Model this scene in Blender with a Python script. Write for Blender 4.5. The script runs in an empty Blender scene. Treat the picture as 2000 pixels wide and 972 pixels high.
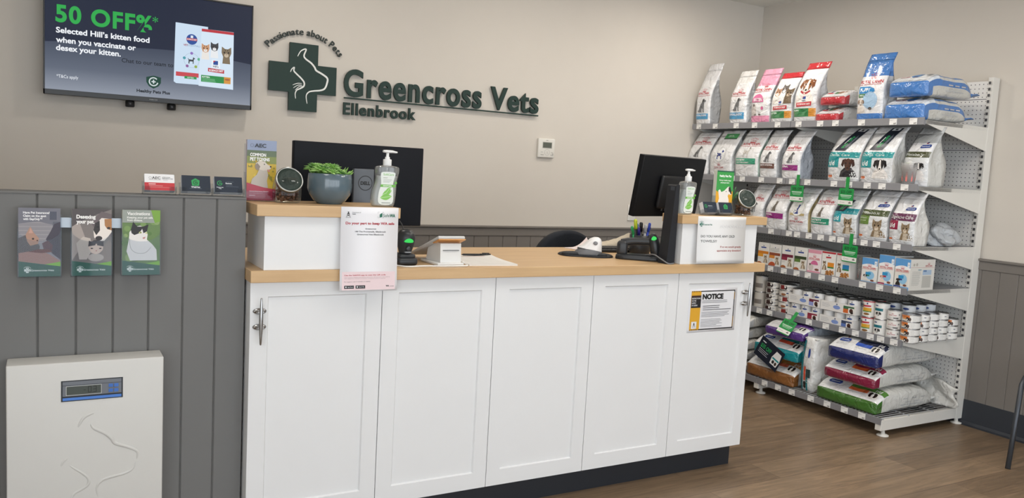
import bpy, bmesh, math, random
from mathutils import Vector, Matrix
from mathutils.geometry import tessellate_polygon
SC = bpy.context.scene
COL = SC.collection
PI = math.pi
R = random.Random(7)

# ------------------------------------------------------------------ camera
cam_data = bpy.data.cameras.new('camera')
cam = bpy.data.objects.new('camera', cam_data)
COL.objects.link(cam)
SC.camera = cam
CP, YAW, PITCH, ROLL = (-0.5865, -2.7592, 1.395), 0.5229, -0.0993, 0.055
cam_data.sensor_width = 36
cam_data.lens = 1581.15 * 36 / 2000
cam_data.clip_start = 0.05
_f = Vector((math.sin(YAW) * math.cos(PITCH), math.cos(YAW) * math.cos(PITCH), math.sin(PITCH)))
_r = Vector((math.cos(YAW), -math.sin(YAW), 0))
_u = _r.cross(_f)
_rr = _r * math.cos(ROLL) + _u * math.sin(ROLL)
_uu = _u * math.cos(ROLL) - _r * math.sin(ROLL)
cam.matrix_world = Matrix(((_rr.x, _uu.x, -_f.x, CP[0]), (_rr.y, _uu.y, -_f.y, CP[1]), (_rr.z, _uu.z, -_f.z, CP[2]), (0, 0, 0, 1)))

# ------------------------------------------------------------------ world, lights, exposure
SC.view_settings.view_transform = 'Standard'
SC.view_settings.look = 'None'
SC.view_settings.gamma = 1
SC.view_settings.use_curve_mapping = False
SC.view_settings.exposure = 0.17
wd = bpy.data.worlds.new('daylight')
SC.world = wd
wd.use_nodes = True
wd.node_tree.nodes['Background'].inputs[0].default_value = (0.88, 0.94, 1.0, 1)
wd.node_tree.nodes['Background'].inputs[1].default_value = 3.3


def area_lamp(name, loc, size, energy, col, rot=(0, 0, 0), size_y=None, spread=PI):
    d = bpy.data.lights.new(name, 'AREA')
    d.energy = energy
    d.color = col
    d.size = size
    d.spread = spread
    if size_y:
        d.shape = 'RECTANGLE'
        d.size_y = size_y
    else:
        d.shape = 'DISK'
    o = bpy.data.objects.new(name, d)
    o.location = loc
    o.rotation_euler = rot
    COL.objects.link(o)
    return o


WARM = (1.0, 0.92, 0.82)
for lx, ly, e in ((0.55, 1.0, 6), (2.0, 1.0, 5), (3.2, 1.1, 8), (2.55, 0.1, 9), (2.3, -1.3, 9)):  # lamp before the shelving's near end is added for highlights on the bags
    area_lamp('downlight', (lx, ly, 2.70), 0.12, e, WARM)
for lx, ly, e in ((-0.6, -0.9, 8), (1.0, -0.9, 8), (2.6, -0.9, 8)):
    area_lamp('ceiling_panel', (lx, ly, 2.70), 0.6, e, (1.0, 0.96, 0.91), size_y=0.6)

# ------------------------------------------------------------------ materials


def lin(h):
    h = h.lstrip('#')
    v = [int(h[i:i + 2], 16) / 255 for i in (0, 2, 4)]
    return tuple(c / 12.92 if c <= 0.04045 else ((c + 0.055) / 1.055) ** 2.4 for c in v)


_mc = {}


def M(h, rough=0.5, metal=0.0, bump=0.0, bscale=40.0, coat=0.0, var=0.05, spec=0.5, emit=0.0):
    key = (h, rough, metal, bump, bscale, coat, var, spec, emit)
    if key in _mc:
        return _mc[key]
    m = bpy.data.materials.new('finish_' + h.lstrip('#'))
    m.use_nodes = True
    nt = m.node_tree
    b = nt.nodes['Principled BSDF']
    c = lin(h)
    tc = nt.nodes.new('ShaderNodeTexCoord')
    nz = nt.nodes.new('ShaderNodeTexNoise')
    nz.inputs['Scale'].default_value = 9
    nt.links.new(tc.outputs['Object'], nz.inputs['Vector'])
    mx = nt.nodes.new('ShaderNodeMix')
    mx.data_type = 'RGBA'
    mx.inputs[6].default_value = tuple(x * (1 - var) for x in c) + (1,)
    mx.inputs[7].default_value = tuple(min(1, x * (1 + var)) for x in c) + (1,)
    nt.links.new(nz.outputs['Fac'], mx.inputs[0])
    if emit:
        b.inputs['Base Color'].default_value = (0.01, 0.01, 0.01, 1)
        b.inputs['Emission Color'].default_value = c + (1,)
        b.inputs['Emission Strength'].default_value = emit
    else:
        nt.links.new(mx.outputs[2], b.inputs['Base Color'])
    b.inputs['Roughness'].default_value = rough
    b.inputs['Metallic'].default_value = metal
    b.inputs['Specular IOR Level'].default_value = spec
    b.inputs['Coat Weight'].default_value = coat
    b.inputs['Coat Roughness'].default_value = 0.12
    if bump:
        n2 = nt.nodes.new('ShaderNodeTexNoise')
        n2.inputs['Scale'].default_value = bscale
        n2.inputs['Detail'].default_value = 3
        n2.inputs['Distortion'].default_value = 0.6
        nt.links.new(tc.outputs['Object'], n2.inputs['Vector'])
        bp = nt.nodes.new('ShaderNodeBump')
        bp.inputs['Strength'].default_value = bump
        bp.inputs['Distance'].default_value = 0.02
        nt.links.new(n2.outputs['Fac'], bp.inputs['Height'])
        nt.links.new(bp.outputs['Normal'], b.inputs['Normal'])
    _mc[key] = m
    return m


def film(h):                                                       # printed plastic film of the bags
    return M(h, 0.20, 0.0, 0.9, 20, 0.5)


def clear(tint='#ffffff', gloss=0.12, rough=0.03, milk=0.0):
    key = ('clear', tint, gloss, rough, milk)
    if key in _mc:
        return _mc[key]
    m = bpy.data.materials.new('clear_plastic')
    m.use_nodes = True
    nt = m.node_tree
    nt.nodes.remove(nt.nodes['Principled BSDF'])
    out = nt.nodes['Material Output']
    tr = nt.nodes.new('ShaderNodeBsdfTransparent')
    tr.inputs[0].default_value = lin(tint) + (1,)
    gl = nt.nodes.new('ShaderNodeBsdfGlossy')
    gl.inputs['Roughness'].default_value = rough
    fr = nt.nodes.new('ShaderNodeLayerWeight')
    fr.inputs[0].default_value = 0.25
    mp = nt.nodes.new('ShaderNodeMapRange')
    mp.inputs[3].default_value = gloss * 0.1
    mp.inputs[4].default_value = min(1, gloss * 3)
    nt.links.new(fr.outputs['Facing'], mp.inputs[0])
    mx = nt.nodes.new('ShaderNodeMixShader')
    nt.links.new(mp.outputs[0], mx.inputs[0])
    nt.links.new(tr.outputs[0], mx.inputs[1])
    nt.links.new(gl.outputs[0], mx.inputs[2])
    if milk:
        df = nt.nodes.new('ShaderNodeBsdfDiffuse')
        df.inputs[0].default_value = lin('#eef0ef') + (1,)
        m2 = nt.nodes.new('ShaderNodeMixShader')
        m2.inputs[0].default_value = milk
        nt.links.new(mx.outputs[0], m2.inputs[1])
        nt.links.new(df.outputs[0], m2.inputs[2])
        nt.links.new(m2.outputs[0], out.inputs[0])
    else:
        nt.links.new(mx.outputs[0], out.inputs[0])
    _mc[key] = m
    return m


def wood_floor_mat():
    m = bpy.data.materials.new('vinyl_planks')
    m.use_nodes = True
    nt = m.node_tree
    b = nt.nodes['Principled BSDF']
    tc = nt.nodes.new('ShaderNodeTexCoord')
    br = nt.nodes.new('ShaderNodeTexBrick')
    br.inputs['Color1'].default_value = lin('#826e59') + (1,)
    br.inputs['Color2'].default_value = lin('#98826a') + (1,)
    br.inputs['Mortar'].default_value = lin('#604f3f') + (1,)
    br.inputs['Scale'].default_value = 1
    br.inputs['Mortar Size'].default_value = 0.0012
    br.inputs['Brick Width'].default_value = 1.22
    br.inputs['Row Height'].default_value = 0.19
    br.offset = 0.37
    nt.links.new(tc.outputs['Object'], br.inputs['Vector'])
    mp = nt.nodes.new('ShaderNodeMapping')
    mp.inputs['Scale'].default_value = (1.1, 11, 1)
    nt.links.new(tc.outputs['Object'], mp.inputs[0])
    nz = nt.nodes.new('ShaderNodeTexNoise')
    nz.inputs['Scale'].default_value = 2.6
    nz.inputs['Detail'].default_value = 8
    nz.inputs['Roughness'].default_value = 0.65
    nz.inputs['Distortion'].default_value = 1.2
    nt.links.new(mp.outputs[0], nz.inputs['Vector'])
    cr = nt.nodes.new('ShaderNodeValToRGB')
    cr.color_ramp.elements[0].position = 0.3
    cr.color_ramp.elements[0].color = (0.55, 0.55, 0.55, 1)
    cr.color_ramp.elements[1].position = 0.72
    cr.color_ramp.elements[1].color = (1.15, 1.12, 1.08, 1)
    nt.links.new(nz.outputs['Fac'], cr.inputs[0])
    mx = nt.nodes.new('ShaderNodeMix')
    mx.data_type = 'RGBA'
    mx.blend_type = 'MULTIPLY'
    mx.inputs[0].default_value = 1
    nt.links.new(br.outputs['Color'], mx.inputs[6])
    nt.links.new(cr.outputs[0], mx.inputs[7])
    nt.links.new(mx.outputs[2], b.inputs['Base Color'])
    b.inputs['Roughness'].default_value = 0.36
    return m


def beech_mat():
    m = bpy.data.materials.new('beech_laminate')
    m.use_nodes = True
    nt = m.node_tree
    b = nt.nodes['Principled BSDF']
    tc = nt.nodes.new('ShaderNodeTexCoord')
    mp = nt.nodes.new('ShaderNodeMapping')
    mp.inputs['Scale'].default_value = (1.0, 14, 14)
    nt.links.new(tc.outputs['Object'], mp.inputs[0])
    nz = nt.nodes.new('ShaderNodeTexNoise')
    nz.inputs['Scale'].default_value = 3
    nz.inputs['Detail'].default_value = 6
    nt.links.new(mp.outputs[0], nz.inputs['Vector'])
    cr = nt.nodes.new('ShaderNodeValToRGB')
    cr.color_ramp.elements[0].position = 0.3
    cr.color_ramp.elements[0].color = lin('#c3a075') + (1,)
    cr.color_ramp.elements[1].position = 0.7
    cr.color_ramp.elements[1].color = lin('#cfae82') + (1,)
    nt.links.new(nz.outputs['Fac'], cr.inputs[0])
    nt.links.new(cr.outputs[0], b.inputs['Base Color'])
    b.inputs['Roughness'].default_value = 0.42
    return m


def perforated_mat():                                               # white pressed steel with rows of punched holes
    m = bpy.data.materials.new('perforated_steel')
    m.use_nodes = True
    nt = m.node_tree
    b = nt.nodes['Principled BSDF']
    tc = nt.nodes.new('ShaderNodeTexCoord')
    sep = nt.nodes.new('ShaderNodeSeparateXYZ')
    nt.links.new(tc.outputs['Object'], sep.inputs[0])

    def mth(op, a, bb=None, c=None):
        n = nt.nodes.new('ShaderNodeMath')
        n.operation = op
        for i, v in enumerate((a, bb, c)):
            if v is None:
                continue
            if isinstance(v, (int, float)):
                n.inputs[i].default_value = v
            else:
                nt.links.new(v, n.inputs[i])
        return n.outputs[0]
    py = mth('SUBTRACT', mth('FRACT', mth('DIVIDE', sep.outputs['X'], 0.025)), 0.5)
    pz = mth('SUBTRACT', mth('FRACT', mth('DIVIDE', sep.outputs['Z'], 0.025)), 0.5)
    d = mth('SQRT', mth('ADD', mth('MULTIPLY', py, py), mth('MULTIPLY', pz, pz)))
    hole = mth('LESS_THAN', d, 0.125)
    seam = mth('LESS_THAN', mth('ABSOLUTE', mth('SUBTRACT', mth('FRACT', mth('DIVIDE', sep.outputs['Z'], 0.3)), 0.5)), 0.006)
    mx = nt.nodes.new('ShaderNodeMix')
    mx.data_type = 'RGBA'
    mx.inputs[6].default_value = lin('#e8e7e4') + (1,)
    mx.inputs[7].default_value = lin('#55555a') + (1,)
    nt.links.new(mth('MAXIMUM', hole, seam), mx.inputs[0])
    nt.links.new(mx.outputs[2], b.inputs['Base Color'])
    b.inputs['Roughness'].default_value = 0.45
    return m


# ------------------------------------------------------------------ mesh collector


class MB:
    def __init__(s):
        s.v, s.f, s.mi, s.sm, s.mats = [], [], [], [], []

    def m(s, mat):
        if mat not in s.mats:
            s.mats.append(mat)
        return s.mats.index(mat)

    def add(s, verts, faces, mat, smooth=False, tf=None):
        o = len(s.v)
        k = s.m(mat)
        if tf is not None:
            verts = [tf @ Vector(p) for p in verts]
        s.v.extend(tuple(p) for p in verts)
        for f in faces:
            s.f.append(tuple(i + o for i in f))
            s.mi.append(k)
            s.sm.append(smooth)

    def box(s, x0, y0, z0, x1, y1, z1, mat, bev=0.0, seg=2, tf=None):
        bm = bmesh.new()
        bmesh.ops.create_cube(bm, size=1)
        for v in bm.verts:
            v.co = Vector((x0 + (v.co.x + .5) * (x1 - x0), y0 + (v.co.y + .5) * (y1 - y0), z0 + (v.co.z + .5) * (z1 - z0)))
        if bev:
            bmesh.ops.bevel(bm, geom=bm.edges[:], offset=min(bev, .49 * min(abs(x1 - x0), abs(y1 - y0), abs(z1 - z0))), segments=seg, profile=.5, affect='EDGES')
        s.bm(bm, mat, bev > 0 and seg > 2, tf)

    def bm(s, bm, mat, smooth=False, tf=None):
        bm.verts.index_update()
        s.add([v.co.copy() for v in bm.verts], [[v.index for v in f.verts] for f in bm.faces], mat, smooth, tf)
        bm.free()

    def rings(s, rings, mat, smooth=True, cap0=True, cap1=True, closed=True, tf=None, matf=None):
        n = len(rings[0])
        vs = [p for r in rings for p in r]
        o = len(s.v)
        if tf is not None:
            vs = [tf @ Vector(p) for p in vs]
        s.v.extend(tuple(p) for p in vs)
        for i in range(len(rings) - 1):
            for j in range(n if closed else n - 1):
                jj = (j + 1) % n
                s.f.append((o + i * n + j, o + i * n + jj, o + (i + 1) * n + jj, o + (i + 1) * n + j))
                s.mi.append(s.m(matf(i, j) if matf else mat))
                s.sm.append(smooth)
        if cap0:
            s.f.append(tuple(o + j for j in range(n))[::-1])
            s.mi.append(s.m(matf(0, 0) if matf else mat))
            s.sm.append(False)
        if cap1:
            b = o + (len(rings) - 1) * n
            s.f.append(tuple(b + j for j in range(n)))
            s.mi.append(s.m(matf(len(rings) - 2, 0) if matf else mat))
            s.sm.append(False)

    def lathe(s, prof, mat, n=28, tf=None, cap0=True, cap1=True, matf=None, smooth=True):
        rg = [[(r * math.cos(2 * PI * j / n), r * math.sin(2 * PI * j / n), z) for j in range(n)] for r, z in prof]
        s.rings(rg, mat, smooth, cap0, cap1, True, tf, matf)

    def tube(s, pts, r, mat, n=8, tf=None):
        P_ = [Vector(p) for p in pts]
        rr = r if isinstance(r, (list, tuple)) else [r] * len(P_)
        rings = []
        up = None
        for i, p in enumerate(P_):
            d = (P_[min(i + 1, len(P_) - 1)] - P_[max(i - 1, 0)]).normalized()
            if up is None:
                up = Vector((0, 0, 1)) if abs(d.z) < .9 else Vector((1, 0, 0))
            a = d.cross(up).normalized()
            b = a.cross(d).normalized()
            up = b
            rings.append([p + (a * math.cos(2 * PI * j / n) + b * math.sin(2 * PI * j / n)) * rr[i] for j in range(n)])
        s.rings(rings, mat, True, True, True, True, tf)

    def prism(s, pts, y0, y1, mat, tf=None, smooth=False):
        # polygon in the x-z plane (seen from -y), extruded y0 -> y1
        n = len(pts)
        vs = [(p[0], y0, p[1]) for p in pts] + [(p[0], y1, p[1]) for p in pts]
        tris = tessellate_polygon([[Vector((p[0], p[1], 0)) for p in pts]])
        fs = []
        for t in tris:
            fs.append(t)
            fs.append(tuple(i + n for i in reversed(t)))
        for i in range(n):
            j = (i + 1) % n
            fs.append((i, j, j + n, i + n))
        s.add(vs, fs, mat, smooth, tf)

    def build(s, name, parent=None, fix=True):
        me = bpy.data.meshes.new(name)
        me.from_pydata(s.v, [], s.f)
        for m_ in s.mats:
            me.materials.append(m_)
        me.polygons.foreach_set('material_index', s.mi)
        me.polygons.foreach_set('use_smooth', s.sm)
        me.update()
        if fix:
            b = bmesh.new()
            b.from_mesh(me)
            bmesh.ops.recalc_face_normals(b, faces=b.faces[:])
            b.to_mesh(me)
            b.free()
        o = bpy.data.objects.new(name, me)
        COL.objects.link(o)
        if parent:
            o.parent = parent
        return o


def tag(o, label, cat, group=None, kind=None):
    o['label'] = label
    o['category'] = cat
    if group:
        o['group'] = group
    if kind:
        o['kind'] = kind
    return o


def thing(name, label, cat, loc=(0, 0, 0), rz=0, group=None):
    o = bpy.data.objects.new(name, None)
    o.empty_display_size = 0.05
    COL.objects.link(o)
    o.location = loc
    o.rotation_euler = rz if isinstance(rz, (tuple, list)) else (0, 0, rz)
    return tag(o, label, cat, group)


def struct(o):
    o['kind'] = 'structure'
    return o


def clone(o, loc, label, rz=None):
    c = o.copy()
    COL.objects.link(c)
    c.location = loc
    c['label'] = label
    if rz is not None:
        c.rotation_euler = (0, 0, rz)
    for ch in o.children:
        k = ch.copy()
        COL.objects.link(k)
        k.parent = c
        for g in ch.children:
            h = g.copy()
            COL.objects.link(h)
            h.parent = k
    return c


def smoothpath(pts, n=6, closed=False):
    # Catmull-Rom through 2-D or 3-D points
    out = []
    N = len(pts)
    rng = N if closed else N - 1
    for i in range(rng):
        p = [pts[(i + k) % N] if closed else pts[min(max(i + k, 0), N - 1)] for k in (-1, 0, 1, 2)]
        for q in range(n):
            t = q / n
            out.append(tuple(.5 * (2 * b + (c - a) * t + (2 * a - 5 * b + 4 * c - d) * t * t + (3 * b - a - 3 * c + d) * t ** 3) for a, b, c, d in zip(*p)))
    if not closed:
        out.append(tuple(pts[-1]))
    return out


# ------------------------------------------------------------------ printed graphics (2-D shapes laid on a surface)
_tx = {}


def text_tris(s, bold, sp=1.0):
    k = (s, bold, sp)
    if k not in _tx:
        cu = bpy.data.curves.new('lettering', 'FONT')
        cu.body = s
        cu.resolution_u = 3 if sp == 1.0 else 6
        cu.space_character = sp
        cu.offset = bold
        ob = bpy.data.objects.new('lettering', cu)
        me = ob.to_mesh()
        vs = [(v.co.x, v.co.y) for v in me.vertices]
        fs = [tuple(p.vertices) for p in me.polygons]
        ob.to_mesh_clear()
        bpy.data.objects.remove(ob)
        bpy.data.curves.remove(cu)
        _tx[k] = (vs, fs)
    return _tx[k]


class G:
    def __init__(s):
        s.items = []

    def tris(s, vs, fs, c):
        s.items.append((vs, fs, c))

    def poly(s, pts, c):
        t = tessellate_polygon([[Vector((p[0], p[1], 0)) for p in pts]])
        s.items.append(([tuple(p[:2]) for p in pts], [tuple(x) for x in t], c))
        return s

    def rect(s, x0, y0, x1, y1, c):
        s.items.append(([(x0, y0), (x1, y0), (x1, y1), (x0, y1)], [(0, 1, 2), (0, 2, 3)], c))
        return s

    def disc(s, x, y, rx, c, ry=None, n=22, a0=0, a1=2 * PI):
        ry = ry or rx
        return s.poly([(x + rx * math.cos(a0 + (a1 - a0) * i / n), y + ry * math.sin(a0 + (a1 - a0) * i / n)) for i in range(n if a1 - a0 > 6.2 else n + 1)], c)

    def ring(s, x, y, r, w, c, n=28, a0=0, a1=2 * PI):
        return s.line([(x + r * math.cos(a0 + (a1 - a0) * i / n), y + r * math.sin(a0 + (a1 - a0) * i / n)) for i in range(n + 1)], w, c)

    def line(s, pts, w, c):
        vs, fs = [], []
        ws = w if isinstance(w, (list, tuple)) else [w] * len(pts)
        for i, p in enumerate(pts):
            a, b = pts[max(i - 1, 0)], pts[min(i + 1, len(pts) - 1)]
            dx, dy = b[0] - a[0], b[1] - a[1]
            L = math.hypot(dx, dy) or 1
            vs += [(p[0] - dy / L * ws[i] / 2, p[1] + dx / L * ws[i] / 2), (p[0] + dy / L * ws[i] / 2, p[1] - dx / L * ws[i] / 2)]
            if i:
                k = 2 * i
                fs += [(k - 2, k - 1, k + 1), (k - 2, k + 1, k)]
        s.items.append((vs, fs, c))
        return s

    def text(s, t, x, y, h, c, al='l', bold=0.0, w=None, rot=0, sx=1.0, sp=1.0):
        """h = height of the capitals; w = total width if given"""
        vs, fs = text_tris(t, bold, sp)
        if not vs:
            return s
        k = h / 0.70
        x0, x1 = min(v[0] for v in vs), max(v[0] for v in vs)
        kx = (w / (x1 - x0)) if w else k * sx
        W_ = (x1 - x0) * kx
        ox = {'l': 0, 'c': -W_ / 2, 'r': -W_}[al]
        cr, sr = math.cos(rot), math.sin(rot)
        out = []
        for a, b in vs:
            px, py = (a - x0) * kx + ox, b * k
            out.append((x + px * cr - py * sr, y + px * sr + py * cr))
        s.items.append((out, fs, c))
        return s

    def lines(s, x0, y0, x1, n, dy, th, c, jag=0.25):
        """small print too fine to read: thin bars"""
        rr = random.Random(int(x0 * 1e4) + n)
        vs, fs = [], []
        for i in range(n):
            xe = x1 - (x1 - x0) * rr.random() * jag
            y = y0 - i * dy
            k = len(vs)
            vs += [(x0, y), (xe, y), (xe, y + th), (x0, y + th)]
            fs += [(k, k + 1, k + 2), (k, k + 2, k + 3)]
        s.items.append((vs, fs, c))
        return s

    def shifted(s, g, x, y, k=1.0, ky=None, rot=0):
        cr, sr = math.cos(rot), math.sin(rot)
        for vs, fs, c in g.items:
            s.items.append(([(x + k * a * cr - (ky or k) * b * sr, y + k * a * sr + (ky or k) * b * cr) for a, b in vs], fs, c))
        return s

    def apply(s, mb, fn, off=0.0008, step=0.00012, maxlen=None, mat=None):
        mk = mat or (lambda h: M(h, 0.45))
        for k, (vs, fs, c) in enumerate(s.items):
            V = [tuple(p) for p in vs]
            F = []
            st = [tuple(f) for f in fs]
            while st:
                f = st.pop()
                if len(f) > 3:
                    st += [(f[0], f[i], f[i + 1]) for i in range(1, len(f) - 1)]
                    continue
                if maxlen:
                    L = [math.hypot(V[f[i]][0] - V[f[(i + 1) % 3]][0], V[f[i]][1] - V[f[(i + 1) % 3]][1]) for i in range(3)]
                    i = L.index(max(L))
                    if L[i] > maxlen:
                        a, b, cc = f[i], f[(i + 1) % 3], f[(i + 2) % 3]
                        V.append(((V[a][0] + V[b][0]) / 2, (V[a][1] + V[b][1]) / 2))
                        n = len(V) - 1
                        st += [(a, n, cc), (n, b, cc)]
                        continue
                F.append(f)
            mb.add([fn(a, b, off + step * k) for a, b in V], F, c if not isinstance(c, str) else mk(c), bool(maxlen))


def flat(x0, y, z0):                                                # graphics on an upright plane facing -y
    return lambda a, b, o: (x0 + a, y - o, z0 + b)


# --- pictures of pets, drawn as simple shapes in a unit box
def S(pts, x, y, w, h=None):
    h = h or w
    return [(x + a * w, y + b * h) for a, b in pts]


def dog_sit(g, x, y, w, h, c='#3a3a3c'):
    g.poly(S([(.14, 0), (.02, .12), (.16, .16), (.24, .38), (.36, .58), (.5, .72), (.55, .86), (.6, .97), (.74, 1), (.82, .92), (.98, .86), (.95, .78), (.8, .74), (.78, .55), (.76, .3), (.78, .06), (.86, 0), (.66, 0), (.64, .26), (.52, .3), (.5, .06), (.6, 0)], x, y, w, h), c)
    g.poly(S([(.58, .96), (.66, .95), (.68, .78), (.6, .7), (.55, .8)], x, y, w, h), '#161616')
    return g


def dog_stand(g, x, y, w, h, c='#1e2f7a', c2=None):
    g.poly(S([(.1, 0), (.12, .4), (.1, .55), (0, .8), (.06, .82), (.16, .64), (.65, .62), (.72, .8), (.7, .92), (.8, 1), (.86, .92), (1, .84), (.98, .74), (.86, .72), (.82, .5), (.8, 0), (.7, 0), (.68, .35), (.3, .34), (.24, .2), (.26, 0)], x, y, w, h), c)
    if c2:
        g.poly(S([(.3, .6), (.5, .6), (.48, .42), (.34, .44)], x, y, w, h), c2)
        g.poly(S([(.7, .92), (.8, 1), (.84, .84), (.76, .76)], x, y, w, h), c2)
    return g


def cat_sit(g, x, y, w, h, c='#4a4640'):
    g.poly(S([(.28, 0), (.16, .1), (.2, .3), (.34, .5), (.42, .66), (.4, .84), (.42, 1), (.52, .9), (.64, .9), (.74, 1), (.76, .82), (.74, .66), (.7, .5), (.76, .2), (.82, 0)], x, y, w, h), c)
    g.line(smoothpath(S([(.3, .05), (.1, .02), (.02, .16), (.06, .34)], x, y, w, h), 4), w * .08, c)
    return g


def cat_face(g, x, y, r, c='#8d7b62', d='#3b3026', light='#d8cbb8'):
    g.poly([(x - r, y + .1 * r), (x - .95 * r, y + 1.35 * r), (x - .3 * r, y + .9 * r), (x + .3 * r, y + .9 * r), (x + .95 * r, y + 1.35 * r), (x + r, y + .1 * r), (x + .7 * r, y - .7 * r), (x, y - r), (x - .7 * r, y - .7 * r)], c)
    g.disc(x, y - .45 * r, .45 * r, light, .4 * r)
    for s_ in (-1, 1):
        g.disc(x + s_ * .42 * r, y + .15 * r, .17 * r, d)
        g.line([(x + s_ * .3 * r, y + .85 * r), (x + s_ * .2 * r, y + .45 * r)], .1 * r, d)
    g.poly([(x - .14 * r, y - .2 * r), (x + .14 * r, y - .2 * r), (x, y - .38 * r)], '#8a4a42')
    return g


def cat_bust(g, x, y, w, h, c='#8d7b62', light='#cfc2ae'):
    g.poly(S([(.08, 0), (.2, .36), (.4, .55), (.7, .5), (.9, .3), (1, 0)], x, y, w, h), c)
    g.poly(S([(.3, 0), (.36, .4), (.6, .42), (.66, 0)], x, y, w, h), light)
    return cat_face(g, x + w * .46, y + h * .66, w * .3, c, '#332a22', light)


def dog_face(g, x, y, r, c='#8a5a34', blaze='#f0ece6', ear='#6e4526'):
    for s_ in (-1, 1):
        g.poly([(x + s_ * .45 * r, y + .95 * r), (x + s_ * 1.1 * r, y + .75 * r), (x + s_ * 1.3 * r, y - .1 * r), (x + s_ * .9 * r, y - .45 * r), (x + s_ * .7 * r, y + .3 * r)], ear)
    g.poly([(x - .75 * r, y + .7 * r), (x, y + 1.0 * r), (x + .75 * r, y + .7 * r), (x + .72 * r, y), (x + .42 * r, y - .75 * r), (x, y - r), (x - .42 * r, y - .75 * r), (x - .72 * r, y)], c)
    g.poly([(x - .14 * r, y + .9 * r), (x + .14 * r, y + .9 * r), (x + .2 * r, y), (x + .4 * r, y - .7 * r), (x, y - .95 * r), (x - .4 * r, y - .7 * r), (x - .2 * r, y)], blaze)
    g.disc(x, y - .6 * r, .2 * r, '#1b1716', .14 * r)
    for s_ in (-1, 1):
        g.disc(x + s_ * .38 * r, y + .2 * r, .12 * r, '#1b1716')
    return g


def dog_bust(g, x, y, w, h, c='#8a5a34', blaze='#f0ece6', ear='#6e4526', body='#efebe4', collar=None):
    g.poly(S([(.02, 0), (.1, .3), (.3, .52), (.72, .52), (.92, .28), (1, 0)], x, y, w, h), body)
    if collar:
        g.line(smoothpath(S([(.26, .5), (.5, .4), (.74, .5)], x, y, w, h), 4), h * .07, collar)
    return dog_face(g, x + w * .5, y + h * .7, w * .3, c, blaze, ear)


def crown(g, x, y, w, c='#c0243a'):
    g.poly([(x - w / 2, y + w * .42), (x - w * .38, y), (x + w * .38, y), (x + w / 2, y + w * .42), (x + w * .3, y + w * .12), (x - w * .3, y + w * .12)], c)
    for i in range(5):
        u = -0.5 + i / 4
        g.disc(x + u * w, y + w * (.5 + .12 * (1 - abs(u) * 2)), w * .06, c, n=8)
        if 0 < i < 4:
            g.line([(x + u * w * .6, y + w * .1), (x + u * w * .9, y + w * .45)], w * .06, c)
    return g


# wall-sign outlines, metres from the lower left corner of the cross
DOGLINE = [(.156, .303), (.174, .335), (.203, .348), (.192, .312), (.202, .294), (.234, .274), (.254, .253), (.265, .235), (.299, .219), (.330, .198), (.329, .169), (.317, .139), (.293, .126), (.253, .119), (.225, .110), (.211, .087), (.217, .044)]
CATLINE = [(.118, .212), (.125, .229), (.139, .240), (.137, .221), (.154, .204), (.179, .183), (.197, .161), (.195, .140), (.176, .126), (.157, .115), (.148, .095), (.151, .067)]
CROSS = [(.112, 0), (.274, 0), (.274, .102), (.384, .102), (.384, .263), (.274, .263), (.274, .377), (.112, .377), (.112, .263), (0, .263), (0, .102), (.112, .102)]


def taper(n, w, lo=.25):
    return [w * (lo + (1 - lo) * math.sin(PI * (i + .5) / n) ** .6) for i in range(n)]


def pet_lines(g, k=1.0, x=0, y=0, c='#e9ebe8', w=.0105):
    for L, ww in ((DOGLINE, w), (CATLINE, w * .85)):
        p = smoothpath([(x + a * k, y + b * k) for a, b in L], 5)
        g.line(p, taper(len(p), ww * k), c)
    for a in ([(.132, .141), (.158, .153), (.184, .155)], [(.136, .125), (.16, .142), (.185, .146)], [(.147, .114), (.168, .135), (.19, .140)]):
        p = smoothpath([(x + u * k, y + v * k) for u, v in a], 4)
        g.line(p, taper(len(p), .004 * k), c)
    return g


def mini_logo(g, x, y, h, c, words='Greencross Vets', tw=None, lc='#f4f4f2'):
    k = h / .377
    g.poly([(x + a * k, y + b * k) for a, b in CROSS], c)
    p = smoothpath([(x + a * k, y + b * k) for a, b in DOGLINE], 2)
    g.line(p, .018 * k, lc)
    p = smoothpath([(x + a * k, y + b * k) for a, b in CATLINE], 2)
    g.line(p, .016 * k, lc)
    g.ring(x + .19 * k, y + .19 * k, .25 * k, .02 * k, c, 14, .5, 2.6)
    g.text(words, x + .40 * k, y + h * .3, h * .34, c, bold=.02, w=tw)
    return g

# ================================================================== the room
BY = 1.934          # face of the back wall
RX = 4.268          # face of the right wall
CZ = 2.75
WALL = M('#d4cec5', 0.85, bump=0.03, bscale=260, var=0.015)
GREY = M('#6f6f6e', 0.6, var=0.03)
GREYR = M('#79746f', 0.6, var=0.03)


def setting(name, fill):
    mb = MB()
    fill(mb)
    return struct(mb.build(name))


setting('floor', lambda m: m.box(-3.6, -6, -.05, RX + .1, BY + .1, 0, wood_floor_mat()))
setting('wall_back', lambda m: m.box(-3.6, BY, 0, RX + .1, BY + .1, CZ, WALL))
setting('wall_right', lambda m: m.box(RX, -6, 0, RX + .1, BY, CZ, WALL))
setting('wall_front_unseen', lambda m: [m.box(x - .07, -6.08, 0, x + .07, -6, 2.4, M('#4a4c50', .5)) for x in (-1.8, -.3, 1.2, 2.7, 4.2)] + [m.box(-1.9, -6.08, 2.4, RX + .1, -6, CZ, WALL), m.box(-1.9, -6.08, 0, RX + .1, -6, .12, M('#4a4c50', .5))])  # unseen piers, header and sill, added to give glossy reflections contrast
setting('wall_left_unseen', lambda m: m.box(-1.9, -2.2, 0, -1.8, BY, CZ, WALL))  # unseen wall, added to darken the left side of the room
setting('ceiling', lambda m: m.box(-3.6, -6, CZ, RX + .1, BY + .1, CZ + .06, M('#e8e6e0', 0.9)))


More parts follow.
